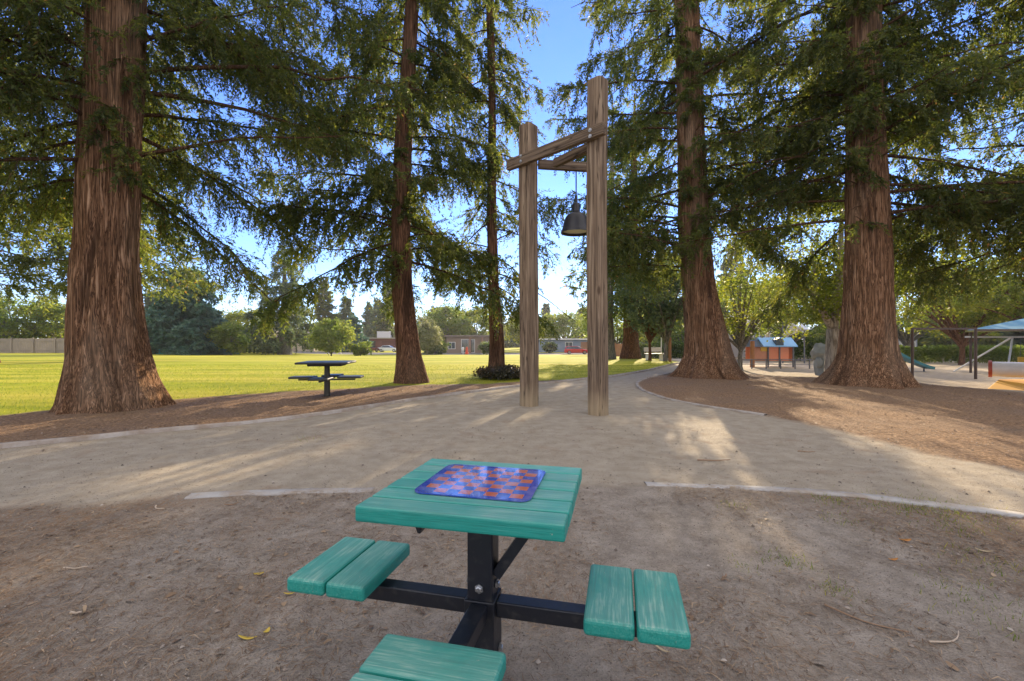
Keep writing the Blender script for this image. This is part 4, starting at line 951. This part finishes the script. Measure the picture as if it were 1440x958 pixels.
# ------------------------------------------------------------------ houses and fences
win_m = NT('window_glass'); win_m.bsdf((.06, .08, .10), .06, spec=.8); win_m = win_m.m
white = simple('white_trim_paint', (.72, .72, .70), .5, .05); 
def house(label, px0, px1, d, depth, wall_h, wall_c, roof_c, roof, openings, eave=.5, group='houses beyond the lawn'):
    x0, x1 = XD(px0, d), XD(px1, d); xc = (x0 + x1) / 2; W = x1 - x0; z = float(base_h(xc, d)) - .05
    r = thing('house', label, 'house', (xc, d + depth / 2, z), 0, group)
    wm = simple('house_wall_paint', wall_c, .8, .08, 1.5); rm = simple('house_roof', roof_c, .8, .15, 3)
    MB().box((0, 0, wall_h / 2), (W, depth, wall_h)).build('wall', wm, r)
    if roof == 'flat':
        MB().box((0, 0, wall_h + .14), (W + 2 * eave, depth + 2 * eave, .26)).build('roof', rm, r, .02)
    else:
        hh = depth * .22
        MB().prism([(-depth / 2 - eave, wall_h + .003), (0, wall_h + hh), (depth / 2 + eave, wall_h + .003), (depth / 2 + eave, wall_h + .18), (0, wall_h + hh + .2), (-depth / 2 - eave, wall_h + .18)], -W / 2 - eave, W / 2 + eave, 'x').build('roof', rm, r)
    for kind, u, w, zb_, h, col in openings:
        cx = -W / 2 + u * W
        fr_ = white if kind == 'window' else simple(kind + '_paint', col, .6, .08)
        if kind == 'window':
            f = MB(); t_ = .08
            f.box((cx, -depth / 2 - .03, zb_ + h), (w + t_, .1, t_)).box((cx, -depth / 2 - .03, zb_), (w + t_, .1, t_)).box((cx - w / 2, -depth / 2 - .03, zb_ + h / 2), (t_, .1, h - t_)).box((cx + w / 2, -depth / 2 - .03, zb_ + h / 2), (t_, .1, h - t_)).box((cx, -depth / 2 - .03, zb_ + h / 2), (.05, .08, h - t_))
            fo_ = f.build('window', fr_, r); MB().box((cx, -depth / 2 - .012, zb_ + h / 2), (w - t_, .02, h - t_)).build('pane', win_m, fo_)
        else:
            dd = MB().box((cx, -depth / 2 - .035, zb_ + h / 2), (w, .07, h)).build(kind, fr_, r, .01)
            if kind in ('door', 'garage_door'):
                MB().ball((cx + w * .38, -depth / 2 - .10, zb_ + h * .48), .05, 8, 6).build('handle', rimm, dd)
    return r
house('blue-grey flat-roofed house with a pale roof edge behind the bright red wagon', 738, 838, 97, 9, 2.7, (.16, .21, .30), (.62, .62, .64), 'flat',
      [('door', .33, 1.1, .05, 2.1, (.14, .05, .03)), ('window', .62, 1.5, .9, 1.3, None), ('window', .12, 1.8, .8, 1.4, None), ('door', .86, 2.2, .05, 2.2, (.24, .12, .07))])
mh = house('modern brown house with tall glazing seen between the two slim redwoods', 628, 700, 90, 9, 3.3, (.23, .17, .13), (.20, .16, .14), 'flat',
      [('window', .42, 2.6, .15, 2.6, None), ('door', .74, 1.3, .1, 2.2, (.62, .66, .70)), ('door', .86, 1.1, .1, 2.2, (.05, .06, .07)), ('window', .1, 1.4, .9, 1.3, None)])
MB().box((-.4, -4.9, 1.62), (.4, .6, 3.2)).build('pillar', simple('brick_pillar', (.25, .15, .11), .85), mh); MB().box((2.0, -4.9, 1.62), (.4, .6, 3.2)).build('pillar', simple('brick_pillar', (.25, .15, .11), .85), mh)
ch = house('low house with a pale chimney block and dark carport behind the parked cars', 498, 566, 118, 9, 2.9, (.17, .06, .05), (.38, .33, .28), 'flat', [('garage_door', .3, 3.6, .1, 2.2, (.05, .03, .03)), ('garage_door', .72, 3.6, .1, 2.2, (.12, .035, .03))])
MB().box((.6, -1, 3.9), (3.4, 2, 1.9)).build('chimney', simple('pale_stucco', (.6, .6, .6), .8), ch)
house('beige house half hidden behind the cedar', 392, 442, 90, 8, 2.6, (.46, .39, .29), (.25, .2, .17), 'pitched', [('garage_door', .35, 2.4, .05, 2.1, (.38, .31, .23)), ('door', .75, .9, .05, 2.0, (.5, .44, .35))])
house('small house with a pale roof showing above the dark hedge', 340, 385, 98, 8, 3.2, (.4, .35, .3), (.55, .5, .46), 'pitched', [('window', .5, 1.5, .9, 1.2, None)])
hb_ = house('grey building with a pale porch roof behind the slide', 1235, 1290, 52, 7, 2.9, (.25, .28, .33), (.6, .58, .55), 'flat', [('window', .75, 1.6, .9, 1.2, None), ('door', .5, 1.0, .1, 2.1, (.55, .57, .6))])
house('beige building roof showing above the orange playhouse', 1050, 1108, 62, 8, 4.3, (.42, .36, .29), (.55, .48, .38), 'pitched', [('window', .3, 1.6, 2.4, 1.2, None), ('window', .7, 1.6, 2.4, 1.2, None)])

def board_fence(label, p0, p1, h, col, n_post, g):
    p0, p1 = np.array(p0), np.array(p1); L = np.hypot(*(p1 - p0)); a = math.atan2(*(p1 - p0)[::-1]); c = (p0 + p1) / 2; z = float(base_h(*c))
    r = thing('wooden_fence', label, 'fence', (c[0], c[1], z), a)
    fm = simple('fence_board_wood', col, .9, .3, 1.2); m = MB(); n = int(L / .3)
    for i in range(n): m.box((-L / 2 + (i + .5) * .3, 0, h / 2 + g.uniform(-.02, .02)), (.285, .025, h), 0)
    m.build('boards', fm, r)
    MB().box((0, -.04, h * .82), (L, .05, .1)).box((0, -.04, h * .2), (L, .05, .1)).build('rail', fm, r)
    for i in range(n_post): MB().box((-L / 2 + L * i / (n_post - 1), -.08, h / 2 + .05), (.12, .12, h + .1)).build('post', fm, r)
    return r
board_fence('weathered grey board fence along the left end of the lawn', (XD(-260, 58), 58), (XD(140, 58), 58), 1.85, (.26, .22, .18), 14, G(95))
board_fence('brown board fence behind the blue-green conifer', (XD(190, 66), 66), (XD(345, 70), 70), 1.75, (.25, .19, .13), 7, G(96))
board_fence('orange-brown slatted fence behind the broad-footed redwood', (XD(845, 64), 64), (XD(905, 64), 64), 1.9, (.34, .17, .09), 4, G(97))

# ------------------------------------------------------------------ people and small things across the lawn
def person(px, d, label, top_c, leg_c, pose=0, rz=0, skirt=False, h=1.68):
    x = XD(px, d); z = float(base_h(x, d)); r = thing('person', label, 'person', (x, d, z), rz)
    k = h / 1.7
    vs = [(0, 0, .92), (0, 0, 1.12), (0, 0, 1.36), (0, 0, 1.47), (0, 0, 1.58), (0, 0, 1.68),
          (.19, 0, 1.38), (.23, .03, 1.12), (.24, -.08, .88), (-.19, 0, 1.38), (-.23, -.03, 1.12), (-.24, -.1, .88),
          (.09, 0, .88), (.10, -.12 * pose, .48), (.10, .05 * pose, .05), (.10, -.10, .03), (-.09, 0, .88), (-.10, .12 * pose, .48), (-.10, .22 * pose, .08), (-.10, .08 * pose - .06, .03)]
    ed = [(0, 1), (1, 2), (2, 3), (3, 4), (4, 5), (2, 6), (6, 7), (7, 8), (2, 9), (9, 10), (10, 11), (0, 12), (12, 13), (13, 14), (14, 15), (0, 16), (16, 17), (17, 18), (18, 19)]
    rad = [.15, .14, .17, .065, .10, .085, .065, .05, .035, .065, .05, .035, .10, .07, .045, .04, .10, .07, .045, .04]
    me = bpy.data.meshes.new('body'); me.from_pydata([tuple(c * k for c in v) for v in vs], ed, [])
    o = bpy.data.objects.new('body', me); COL.objects.link(o); o.parent = r
    sk = o.modifiers.new('skin', 'SKIN'); sm = o.modifiers.new('sub', 'SUBSURF'); sm.levels = 1; sm.render_levels = 2
    for i, q_ in enumerate(rad): me.skin_vertices[0].data[i].radius = (q_ * k, q_ * k * (.75 if i < 3 else 1))
    me.skin_vertices[0].data[0].use_root = True
    t = NT('skin_and_trousers'); g_ = t.n('TexCoord'); sp_ = t.n('SeparateXYZ'); t.l(g_.outputs['Object'], sp_.inputs[0])
    t.bsdf(t.ramp(t.math('DIVIDE', sp_.outputs[2], 2.0), [(0, leg_c), (.44 * k, leg_c), (.445 * k, (.45, .28, .2)), (1, (.45, .28, .2))]), .7); me.materials.append(t.m)
    if skirt: MB().lathe([(.34, .1 * k), (.3, .3 * k), (.22, .75 * k), (.17, 1.0 * k), (.2, 1.3 * k), (.17, 1.42 * k), (.07, 1.47 * k)], 16).build('dress', simple('dress_cloth', top_c, .85), r, smooth=True)
    else: MB().lathe([(.20, .86 * k), (.2, 1.0 * k), (.19, 1.12 * k), (.235, 1.36 * k), (.16, 1.44 * k), (.07, 1.48 * k)], 16).build('shirt', simple('shirt_cloth', top_c, .85), r, smooth=True)
    MB().ball((0, .02, 1.63 * k), (.11 * k, .12 * k, .11 * k)).build('hair', simple('dark_hair', (.03, .02, .015), .7), r, smooth=True)
    return r
person(327, 66, 'person in a white top and dark trousers walking before the dark hedge', (.7, .68, .66), (.04, .04, .05), 1, R(80))
person(656.5, 79, 'person in a long red dress before the modern house', (.55, .06, .03), (.08, .04, .03), 0, R(10), True, 1.5)
person(651, 79.5, 'person in pale blue clothes beside the long red dress', (.6, .68, .78), (.5, .55, .62), .5, R(-20), False, 1.45)

def bin_(px, d, w, h, col, label):
    x = XD(px, d); z = float(base_h(x, d)); r = thing('bin', label, 'bin', (x, d, z)); bm_ = simple('bin_plastic', col, .5)
    k = MB().box((0, 0, h * .45), (w, w * .8, h * .9)); v = k.v[0]; v[v[:, 2] < .1] *= [.86, .86, 1]; k.build('body', bm_, r, .03)
    MB().box((0, 0, h * .95), (w * 1.06, w * .86, h * .09)).build('lid', bm_, r, .03)
bin_(227, 57, .95, .72, (.04, .35, .36), 'teal bin on the lawn in front of the blue-green conifer')
bin_(282, 62, .8, .4, (.55, .28, .06), 'low orange box on the lawn left of the walking person')

# ------------------------------------------------------------------ playground and path side
PZ = lambda px, d: float(base_h(XD(px, d), d))
# playhouse
d = 33; x = XD(1081, d); ph = thing('playhouse', 'orange playhouse with a blue dormer roof beside the play railing', 'playhouse', (x, d, PZ(1081, d)), R(-8))
orp = simple('orange_play_panel', (.75, .24, .12), .5, .1, 3); blr = simple('blue_play_roof', (.20, .42, .68), .45, .08, 3); yl = simple('yellow_play_panel', (.70, .42, .03), .5)
gy_ = simple('grey_play_post', (.12, .12, .13), .6); shd = simple('dark_roof_lining', (.05, .07, .09), .6)
MB().box((.35, -.75, .95), (1.35, .05, .95)).build('wall', orp, ph); MB().box((-.85, -.72, .95), (.95, .05, .95)).build('wall', simple('pale_orange_panel', (.58, .25, .15), .5), ph)
MB().box((.0, .8, .95), (2.6, .05, .95)).build('wall', orp, ph); MB().box((1.28, 0, .95), (.05, 1.45, .95)).build('wall', orp, ph)
MB().box((-.62, -.76, 1.3), (.42, .04, .32)).build('window_panel', yl, ph)
rf = MB().prism([(-1.05, 1.45), (0, 2.05), (1.05, 1.45), (1.05, 1.52), (0, 2.13), (-1.05, 1.52)], -.75, 1.5, 'x').build('roof', blr, ph)
MB().prism([(.1, 1.50), (.1, 1.95), (.35, 2.10), (.6, 1.95), (.6, 1.50)], -.98, -.2, 'y').build('dormer', shd, rf)
MB().prism([(-.95, 1.45), (0, 1.95), (.95, 1.45)], -1.32, -.77, 'x').build('gable', shd, ph)
for xx in (-1.35, -.35, .4, 1.3):
    MB().box((xx, -.80, .75), (.09, .09, 1.5)).build('post', gy_, ph)
pr = thing('railing', 'low dark railing along the front of the playground', 'railing', (XD(1085, 30), 30, PZ(1085, 30)))
for i in range(10): MB().box((-3.2 + i * .95, 0, .32), (.06, .06, .64)).build('post', gy_, pr)
MB().box((1.07, 0, .62), (8.6, .05, .05)).build('rail', gy_, pr); MB().box((1.07, 0, .3), (8.6, .04, .04)).build('rail', gy_, pr)
d = 32; wp = MB().tube([(0, 0, -.1), (0, 0, .9), (0, 0, 1.85)], [.16, .15, .15], 14).build('wooden_post', simple('orange_brown_post', (.34, .15, .06), .8, .25, 5), smooth=True, loc=(XD(1058, d), d, PZ(1058, d))); tag(wp, 'thick orange-brown post at the left side of the playhouse', 'post')
d = 29; wp = MB().tube([(0, 0, -.1), (0, 0, .8), (0, 0, 1.55)], [.1, .1, .1], 14).build('wooden_post', simple('brown_post_wood', (.28, .14, .07), .8, .25, 5), smooth=True, loc=(XD(942, d), d, PZ(942, d))); tag(wp, 'bare wooden post at the bend of the path', 'post')
# sail shade
d = 40; x = XD(1117, d); sl_ = thing('sail_shade', 'white and blue shade sail on tall poles behind the playhouse', 'shade sail', (x, d, PZ(1117, d)))
n = 9; uu, vv = np.meshgrid(np.linspace(0, 1, n), np.linspace(0, 1, n)); 
zz = 3.0 + .75 * (1 - uu) * (1 - vv) + .55 * uu * vv - .9 * (uu * (1 - uu) * 2 + vv * (1 - vv)) * .6 - .9 * vv * (1 - uu)
sv = np.stack([(uu - .5) * 1.9, (vv - .5) * 1.4 - .2, zz], -1).reshape(-1, 3); sf = [(i * n + j, i * n + j + 1, (i + 1) * n + j + 1, (i + 1) * n + j) for i in range(n - 1) for j in range(n - 1)]
so = mesh_np('sail', sv, sf, simple('sail_cloth', (.55, .58, .66), .7, .25, 1.2), sl_, smooth=True); so.modifiers.new('t', 'SOLIDIFY').thickness = .02
for xx, hh in ((-.95, 3.8), (-.1, 2.6), (.95, 3.2)): MB().tube([(xx, .1, -.1), (xx, .1, hh)], .06, 8).build('pole', gy_, sl_)
# boulder-like play sculpture
d = 24; x = XD(1153, d); sc = thing('play_sculpture', 'grey boulder-shaped climbing sculpture left of the pale-barked tree', 'sculpture', (x, d, PZ(1153, d)))
def lump(c, r, seed, amp=.25):
    k = MB().ball(c, 1.0, 24, 16); v = k.v[0] - np.array(c); u_ = unit(v); v = u_ * (1 + amp * (fbm(u_ * 1.7 + 5, seed, 3)[:, None] - .5) * 2) * np.array(r); k.v = [v + np.array(c)]; return k
stone = simple('play_concrete', (.22, .24, .235), .85, .55, 2.2)
lump((.05, 0, 1.2), (.5, .42, .46), 3, .5).build('head', stone, sc, smooth=True); lump((.15, 0, .5), (.42, .42, .75), 4, .4).build('body', stone, sc, smooth=True); lump((-.2, -.2, .7), (.16, .2, .3), 5).build('trunk', stone, sc, smooth=True)
# bench
d = 31; x = XD(920, d); bn = thing('park_bench', 'small white bench in the sunlit strip beyond the path', 'bench', (x, d, PZ(920, d)), R(10)); bw = simple('white_bench_paint', (.66, .63, .60), .6)
MB().box((0, 0, .43), (1.3, .4, .06)).build('seat', bw, bn, .01); MB().box((0, .2, .72), (1.3, .05, .28)).build('backrest', bw, bn, .01)
for xx in (-.5, .5): MB().box((xx, 0, .2), (.08, .36, .4)).build('leg', bw, bn)
d = 34; lp_ = thing('light_pole', 'thin white pole by the bend of the path', 'pole', (XD(930, d), d, PZ(930, d))); MB().tube([(0, 0, -.1), (0, 0, 2.6)], .045, 8).build('shaft', white, lp_); MB().lathe([(.0, 0), (.11, 0), (.08, .05), (.05, .08), (0, .08)], 10).build('foot', white, lp_); MB().ball((0, 0, 2.62), .07, 8, 6).build('cap', white, lp_)
# shade structure
d = 21.5; zb = PZ(1330, d); st = thing('shade_structure', 'steel shade structure with brown posts and a blue fabric canopy', 'shade structure', (XD(1372, d), d, zb)); bp = simple('dark_brown_post', (.06, .035, .025), .5)
CX = 4.3; x0 = XD(1372, d); xa, xb_ = XD(1283, d) - x0, 0.0; htop = ZD(463, d) - zb
for xx, yy in ((xa, 0), (0, 0), (CX, 0), (CX + 5.0, 0), (CX, 4.5), (CX + 5.0, 4.5)): MB().tube([(xx, yy, -.2), (xx, yy, htop)], .06, 12).build('post', bp, st, smooth=True)
MB().box((xa / 2, 0, htop + .02), (abs(xa) + .1, .07, .09)).build('beam', bp, st); MB().box((CX / 2 + 2.5, 0, htop - .04), (CX + 5.0, .07, .09)).build('beam', bp, st)
cn = simple('blue_canopy_fabric', (.10, .26, .36), .7, .12, 1)
k = MB(); zt = htop + .85; CX = 4.3
k.add([(CX - .1, -.2, htop + .05), (CX + 5.2, -.2, htop + .05), (CX + 5.2, 4.7, htop + .05), (CX - .1, 4.7, htop + .05), (CX + 1.6, 2.2, zt), (CX + 3.4, 2.2, zt)], [(0, 1, 5, 4), (1, 2, 5), (2, 3, 4, 5), (3, 0, 4)])
co = k.build('canopy', cn, st); co.modifiers.new('t', 'SOLIDIFY').thickness = .02
MB().box((CX + 2.55, -.22, htop + .0), (5.3, .02, .12)).box((CX - .12, 2.25, htop), (.02, 4.9, .12)).build('valance', simple('olive_valance', (.25, .22, .05), .7), st)
# swing
d = 26; zb = PZ(1400, d); sw = thing('swing_set', 'white steel A-frame swing behind the shade posts', 'swing', (XD(1400, d), d, zb)); x0 = XD(1400, d); ws = simple('white_steel', (.62, .6, .56), .4)
hz = ZD(474, d) - zb
MB().tube([(XD(1392, d) - x0 - 1.4, 0, hz), (4.5, 0, hz)], .05, 10).build('crossbar', ws, sw)
for sgn in (-1, 1): 
    MB().tube([(XD(1424, d) - x0 - .0, 0, hz), (XD(1424, d) - x0 - 1.9 - .6 * sgn, .9 * sgn, 0)], .045, 10).build('leg', ws, sw)
    MB().tube([(4.4, 0, hz), (4.9, .9 * sgn, 0)], .045, 10).build('leg', ws, sw)
ys = simple('yellow_swing_seat', (.62, .36, .03), .5)
MB().tube([(1.45, 0, hz), (1.40, 0, .85)], .012, 6).build('chain', gy_, sw); MB().tube([(1.75, 0, hz), (1.70, 0, .85)], .012, 6).build('chain', gy_, sw)
MB().lathe([(0, .5), (.16, .52), (.2, .65), (.2, .9), (.18, .9), (.17, .66), (0, .58)], 14, (1.55, 0, 0)).build('bucket_seat', ys, sw, smooth=True)
# drum
d = 17.0; zb = zp_drum = PZ(1440, 15.5) + .02; dr_ = thing('roller_drum', 'white and red rolling drum on the yellow play platform', 'play drum', (XD(1390, d) + .83, d - .86, zb + .46), R(-46)); 
L = 2.3; th = MB().lathe([(.0, -L / 2), (.27, -L / 2), (.27, L / 2), (0, L / 2)], 28); th.v = [np.vstack(th.v) @ np.array(Matrix.Rotation(R(90), 3, 'Y')).T + [0, 0, .29]]; th.build('barrel', simple('white_drum_plastic', (.62, .62, .64), .4), dr_, smooth=True)
rdm = simple('red_drum_rim', (.30, .05, .03), .5)
for xx in (-L / 2, L / 2):
    th = MB().lathe([(.2, -.05), (.31, -.05), (.31, .05), (.2, .05)], 28); th.v = [np.vstack(th.v) @ np.array(Matrix.Rotation(R(90), 3, 'Y')).T + [xx, 0, .29]]; th.build('rim', rdm, dr_, smooth=True)
th = MB().lathe([(.28, -.012), (.282, .012)], 28); th.v = [np.vstack(th.v) @ np.array(Matrix.Rotation(R(90), 3, 'Y')).T + [-.05, 0, .29]]; th.build('seam', gy_, dr_)
d = 14.0; zp = PZ(1400, 15.5); xl, xb = XD(1376, 14.0), XD(1393, 16.9)
yp = MB().add([(0, 0, -.1), (5, 0, -.1), (8, 2.9, -.1), (xb - xl, 2.9, -.1), (.25, .25, .10), (5, .25, .10), (8, 2.8, .40), (xb - xl + .2, 2.8, .40)], [(0, 1, 2, 3), (4, 5, 6, 7), (0, 1, 5, 4), (1, 2, 6, 5), (2, 3, 7, 6), (3, 0, 4, 7)]).build('play_platform', simple('yellow_rubber', (.66, .34, .03), .8, .12, 14), bevel=.03, loc=(xl, d, zp)); tag(yp, 'yellow ramped rubber platform at the right edge of the playground', 'platform')
# slide
d = 27; sl = thing('slide', 'blue-green playground slide beside the thick upright redwood', 'slide', (XD(1278, d), d, PZ(1278, d))); sm_ = simple('blue_green_plastic', (.05, .20, .24), .4)
s = np.linspace(0, 1, 9); zc = .95 * (1 - s) ** 1.3 + .14; xc = -.9 + 2.2 * s
k = MB(); pr_ = [(-.3, .16), (-.27, .0), (.27, .0), (.3, .16), (.27, .16), (.24, .03), (-.24, .03), (-.27, .16)]
vv = np.concatenate([[(xc[i], a, zc[i] + b) for a, b in pr_] for i in range(9)]); k.add(vv, [(i * 8 + j, i * 8 + (j + 1) % 8, (i + 1) * 8 + (j + 1) % 8, (i + 1) * 8 + j) for i in range(8) for j in range(8)]); k.build('chute', sm_, sl, smooth=True)
for yy in (-.25, .25): MB().tube([(-.95, yy, 0), (-.95, yy, 1.75)], .04, 8).build('post', white, sl)
MB().box((-1.2, 0, 1.05), (.6, .6, .06)).build('deck', gy_, sl); MB().box((-.95, 0, 1.76), (.08, .62, .06)).build('rail', white, sl); MB().tube([(.9, 0, 0), (.9, 0, .25)], .04, 8).build('support', gy_, sl)

# ------------------------------------------------------------------ air
hm_ = bpy.data.materials.new('thin_air'); hm_.use_nodes = True; ht = hm_.node_tree; ht.nodes.clear()
ho = ht.nodes.new('ShaderNodeOutputMaterial'); hv = ht.nodes.new('ShaderNodeVolumePrincipled')
hv.inputs['Color'].default_value = (.93, .95, 1, 1); hv.inputs['Density'].default_value = .00028; hv.inputs['Anisotropy'].default_value = .45
ht.links.new(hv.outputs[0], ho.inputs['Volume'])
hz_ = MB().box((0, 90, 14.5), (520, 320, 34)).build('haze', hm_); tag(hz_, kind='stuff')

# ------------------------------------------------------------------ light, sky, camera
AZ, EL, CLOUD_FILL = R(17), R(17), 5.5
w = bpy.data.worlds.new('World'); scene.world = w; w.use_nodes = True
nt = w.node_tree; bg = nt.nodes['Background']; sky = nt.nodes.new('ShaderNodeTexSky'); sky.sky_type = 'NISHITA'
sky.sun_disc = False; sky.sun_elevation = EL; sky.sun_rotation = AZ; sky.altitude = 0; sky.air_density = 1.0; sky.dust_density = .0; sky.ozone_density = 3.0
def wn(t, **kw):
    o = nt.nodes.new('ShaderNode' + t)
    for k_, v_ in kw.items(): setattr(o, k_, v_)
    return o
# cirrus added out of view, overhead and behind the camera, to brighten the shade
wc = wn('TexCoord'); dt = wn('VectorMath', operation='DOT_PRODUCT'); nt.links.new(wc.outputs['Generated'], dt.inputs[0]); dt.inputs[1].default_value = (-.05, -.58, .81)
cm = wn('MapRange', interpolation_type='SMOOTHSTEP'); nt.links.new(dt.outputs['Value'], cm.inputs['Value'])
cm.inputs['From Min'].default_value = .12; cm.inputs['From Max'].default_value = .5
wmap = wn('Mapping'); wmap.inputs['Scale'].default_value = (2.2, 4.5, 3); nt.links.new(wc.outputs['Generated'], wmap.inputs['Vector'])
cn_ = wn('TexNoise'); cn_.inputs['Scale'].default_value = 1.4; cn_.inputs['Detail'].default_value = 6; nt.links.new(wmap.outputs[0], cn_.inputs['Vector'])
cr = wn('MapRange'); nt.links.new(cn_.outputs['Fac'], cr.inputs['Value']); cr.inputs['From Min'].default_value = .25; cr.inputs['From Max'].default_value = .6
mu = wn('Math', operation='MULTIPLY'); nt.links.new(cm.outputs[0], mu.inputs[0]); nt.links.new(cr.outputs[0], mu.inputs[1])
mxw = wn('Mix', data_type='RGBA'); nt.links.new(mu.outputs[0], mxw.inputs[0]); tn_ = wn('Mix', data_type='RGBA', blend_type='MULTIPLY'); tn_.inputs[0].default_value = 1; nt.links.new(sky.outputs[0], tn_.inputs[6]); tn_.inputs[7].default_value = (.62, .70, 1.10, 1)
nt.links.new(tn_.outputs[2], mxw.inputs[6]); mxw.inputs[7].default_value = (CLOUD_FILL * 1.0, CLOUD_FILL * .92, CLOUD_FILL * .82, 1)
nt.links.new(mxw.outputs[2], bg.inputs[0]); bg.inputs[1].default_value = .15
sl_d = bpy.data.lights.new('sun', 'SUN'); sl_d.energy = 5.0; sl_d.angle = R(.53); sl_d.color = (1, .80, .54)
so_ = bpy.data.objects.new('sun', sl_d); COL.objects.link(so_)
dv = Vector((math.sin(AZ) * math.cos(EL), math.cos(AZ) * math.cos(EL), math.sin(EL)))
so_.rotation_euler = dv.to_track_quat('Z', 'Y').to_euler(); so_.location = dv * 50
cam = bpy.data.cameras.new('camera'); cam.lens = 16; cam.sensor_width = 36; cam.clip_start = .05; cam.clip_end = 1500; cam.shift_y = .0007
co_ = bpy.data.objects.new('camera', cam); COL.objects.link(co_); co_.location = (0, 0, H); co_.rotation_euler = (R(90), 0, 0)
scene.camera = co_
vs = scene.view_settings; vs.view_transform = 'Standard'; vs.look = 'None'; vs.gamma = 1; vs.exposure = 1.17; vs.use_curve_mapping = False
cy = scene.cycles; cy.max_bounces = 7; cy.diffuse_bounces = 4; cy.glossy_bounces = 3; cy.transmission_bounces = 4; cy.use_denoising = True
try: cy.denoiser = 'OPENIMAGEDENOISE'
except Exception: pass
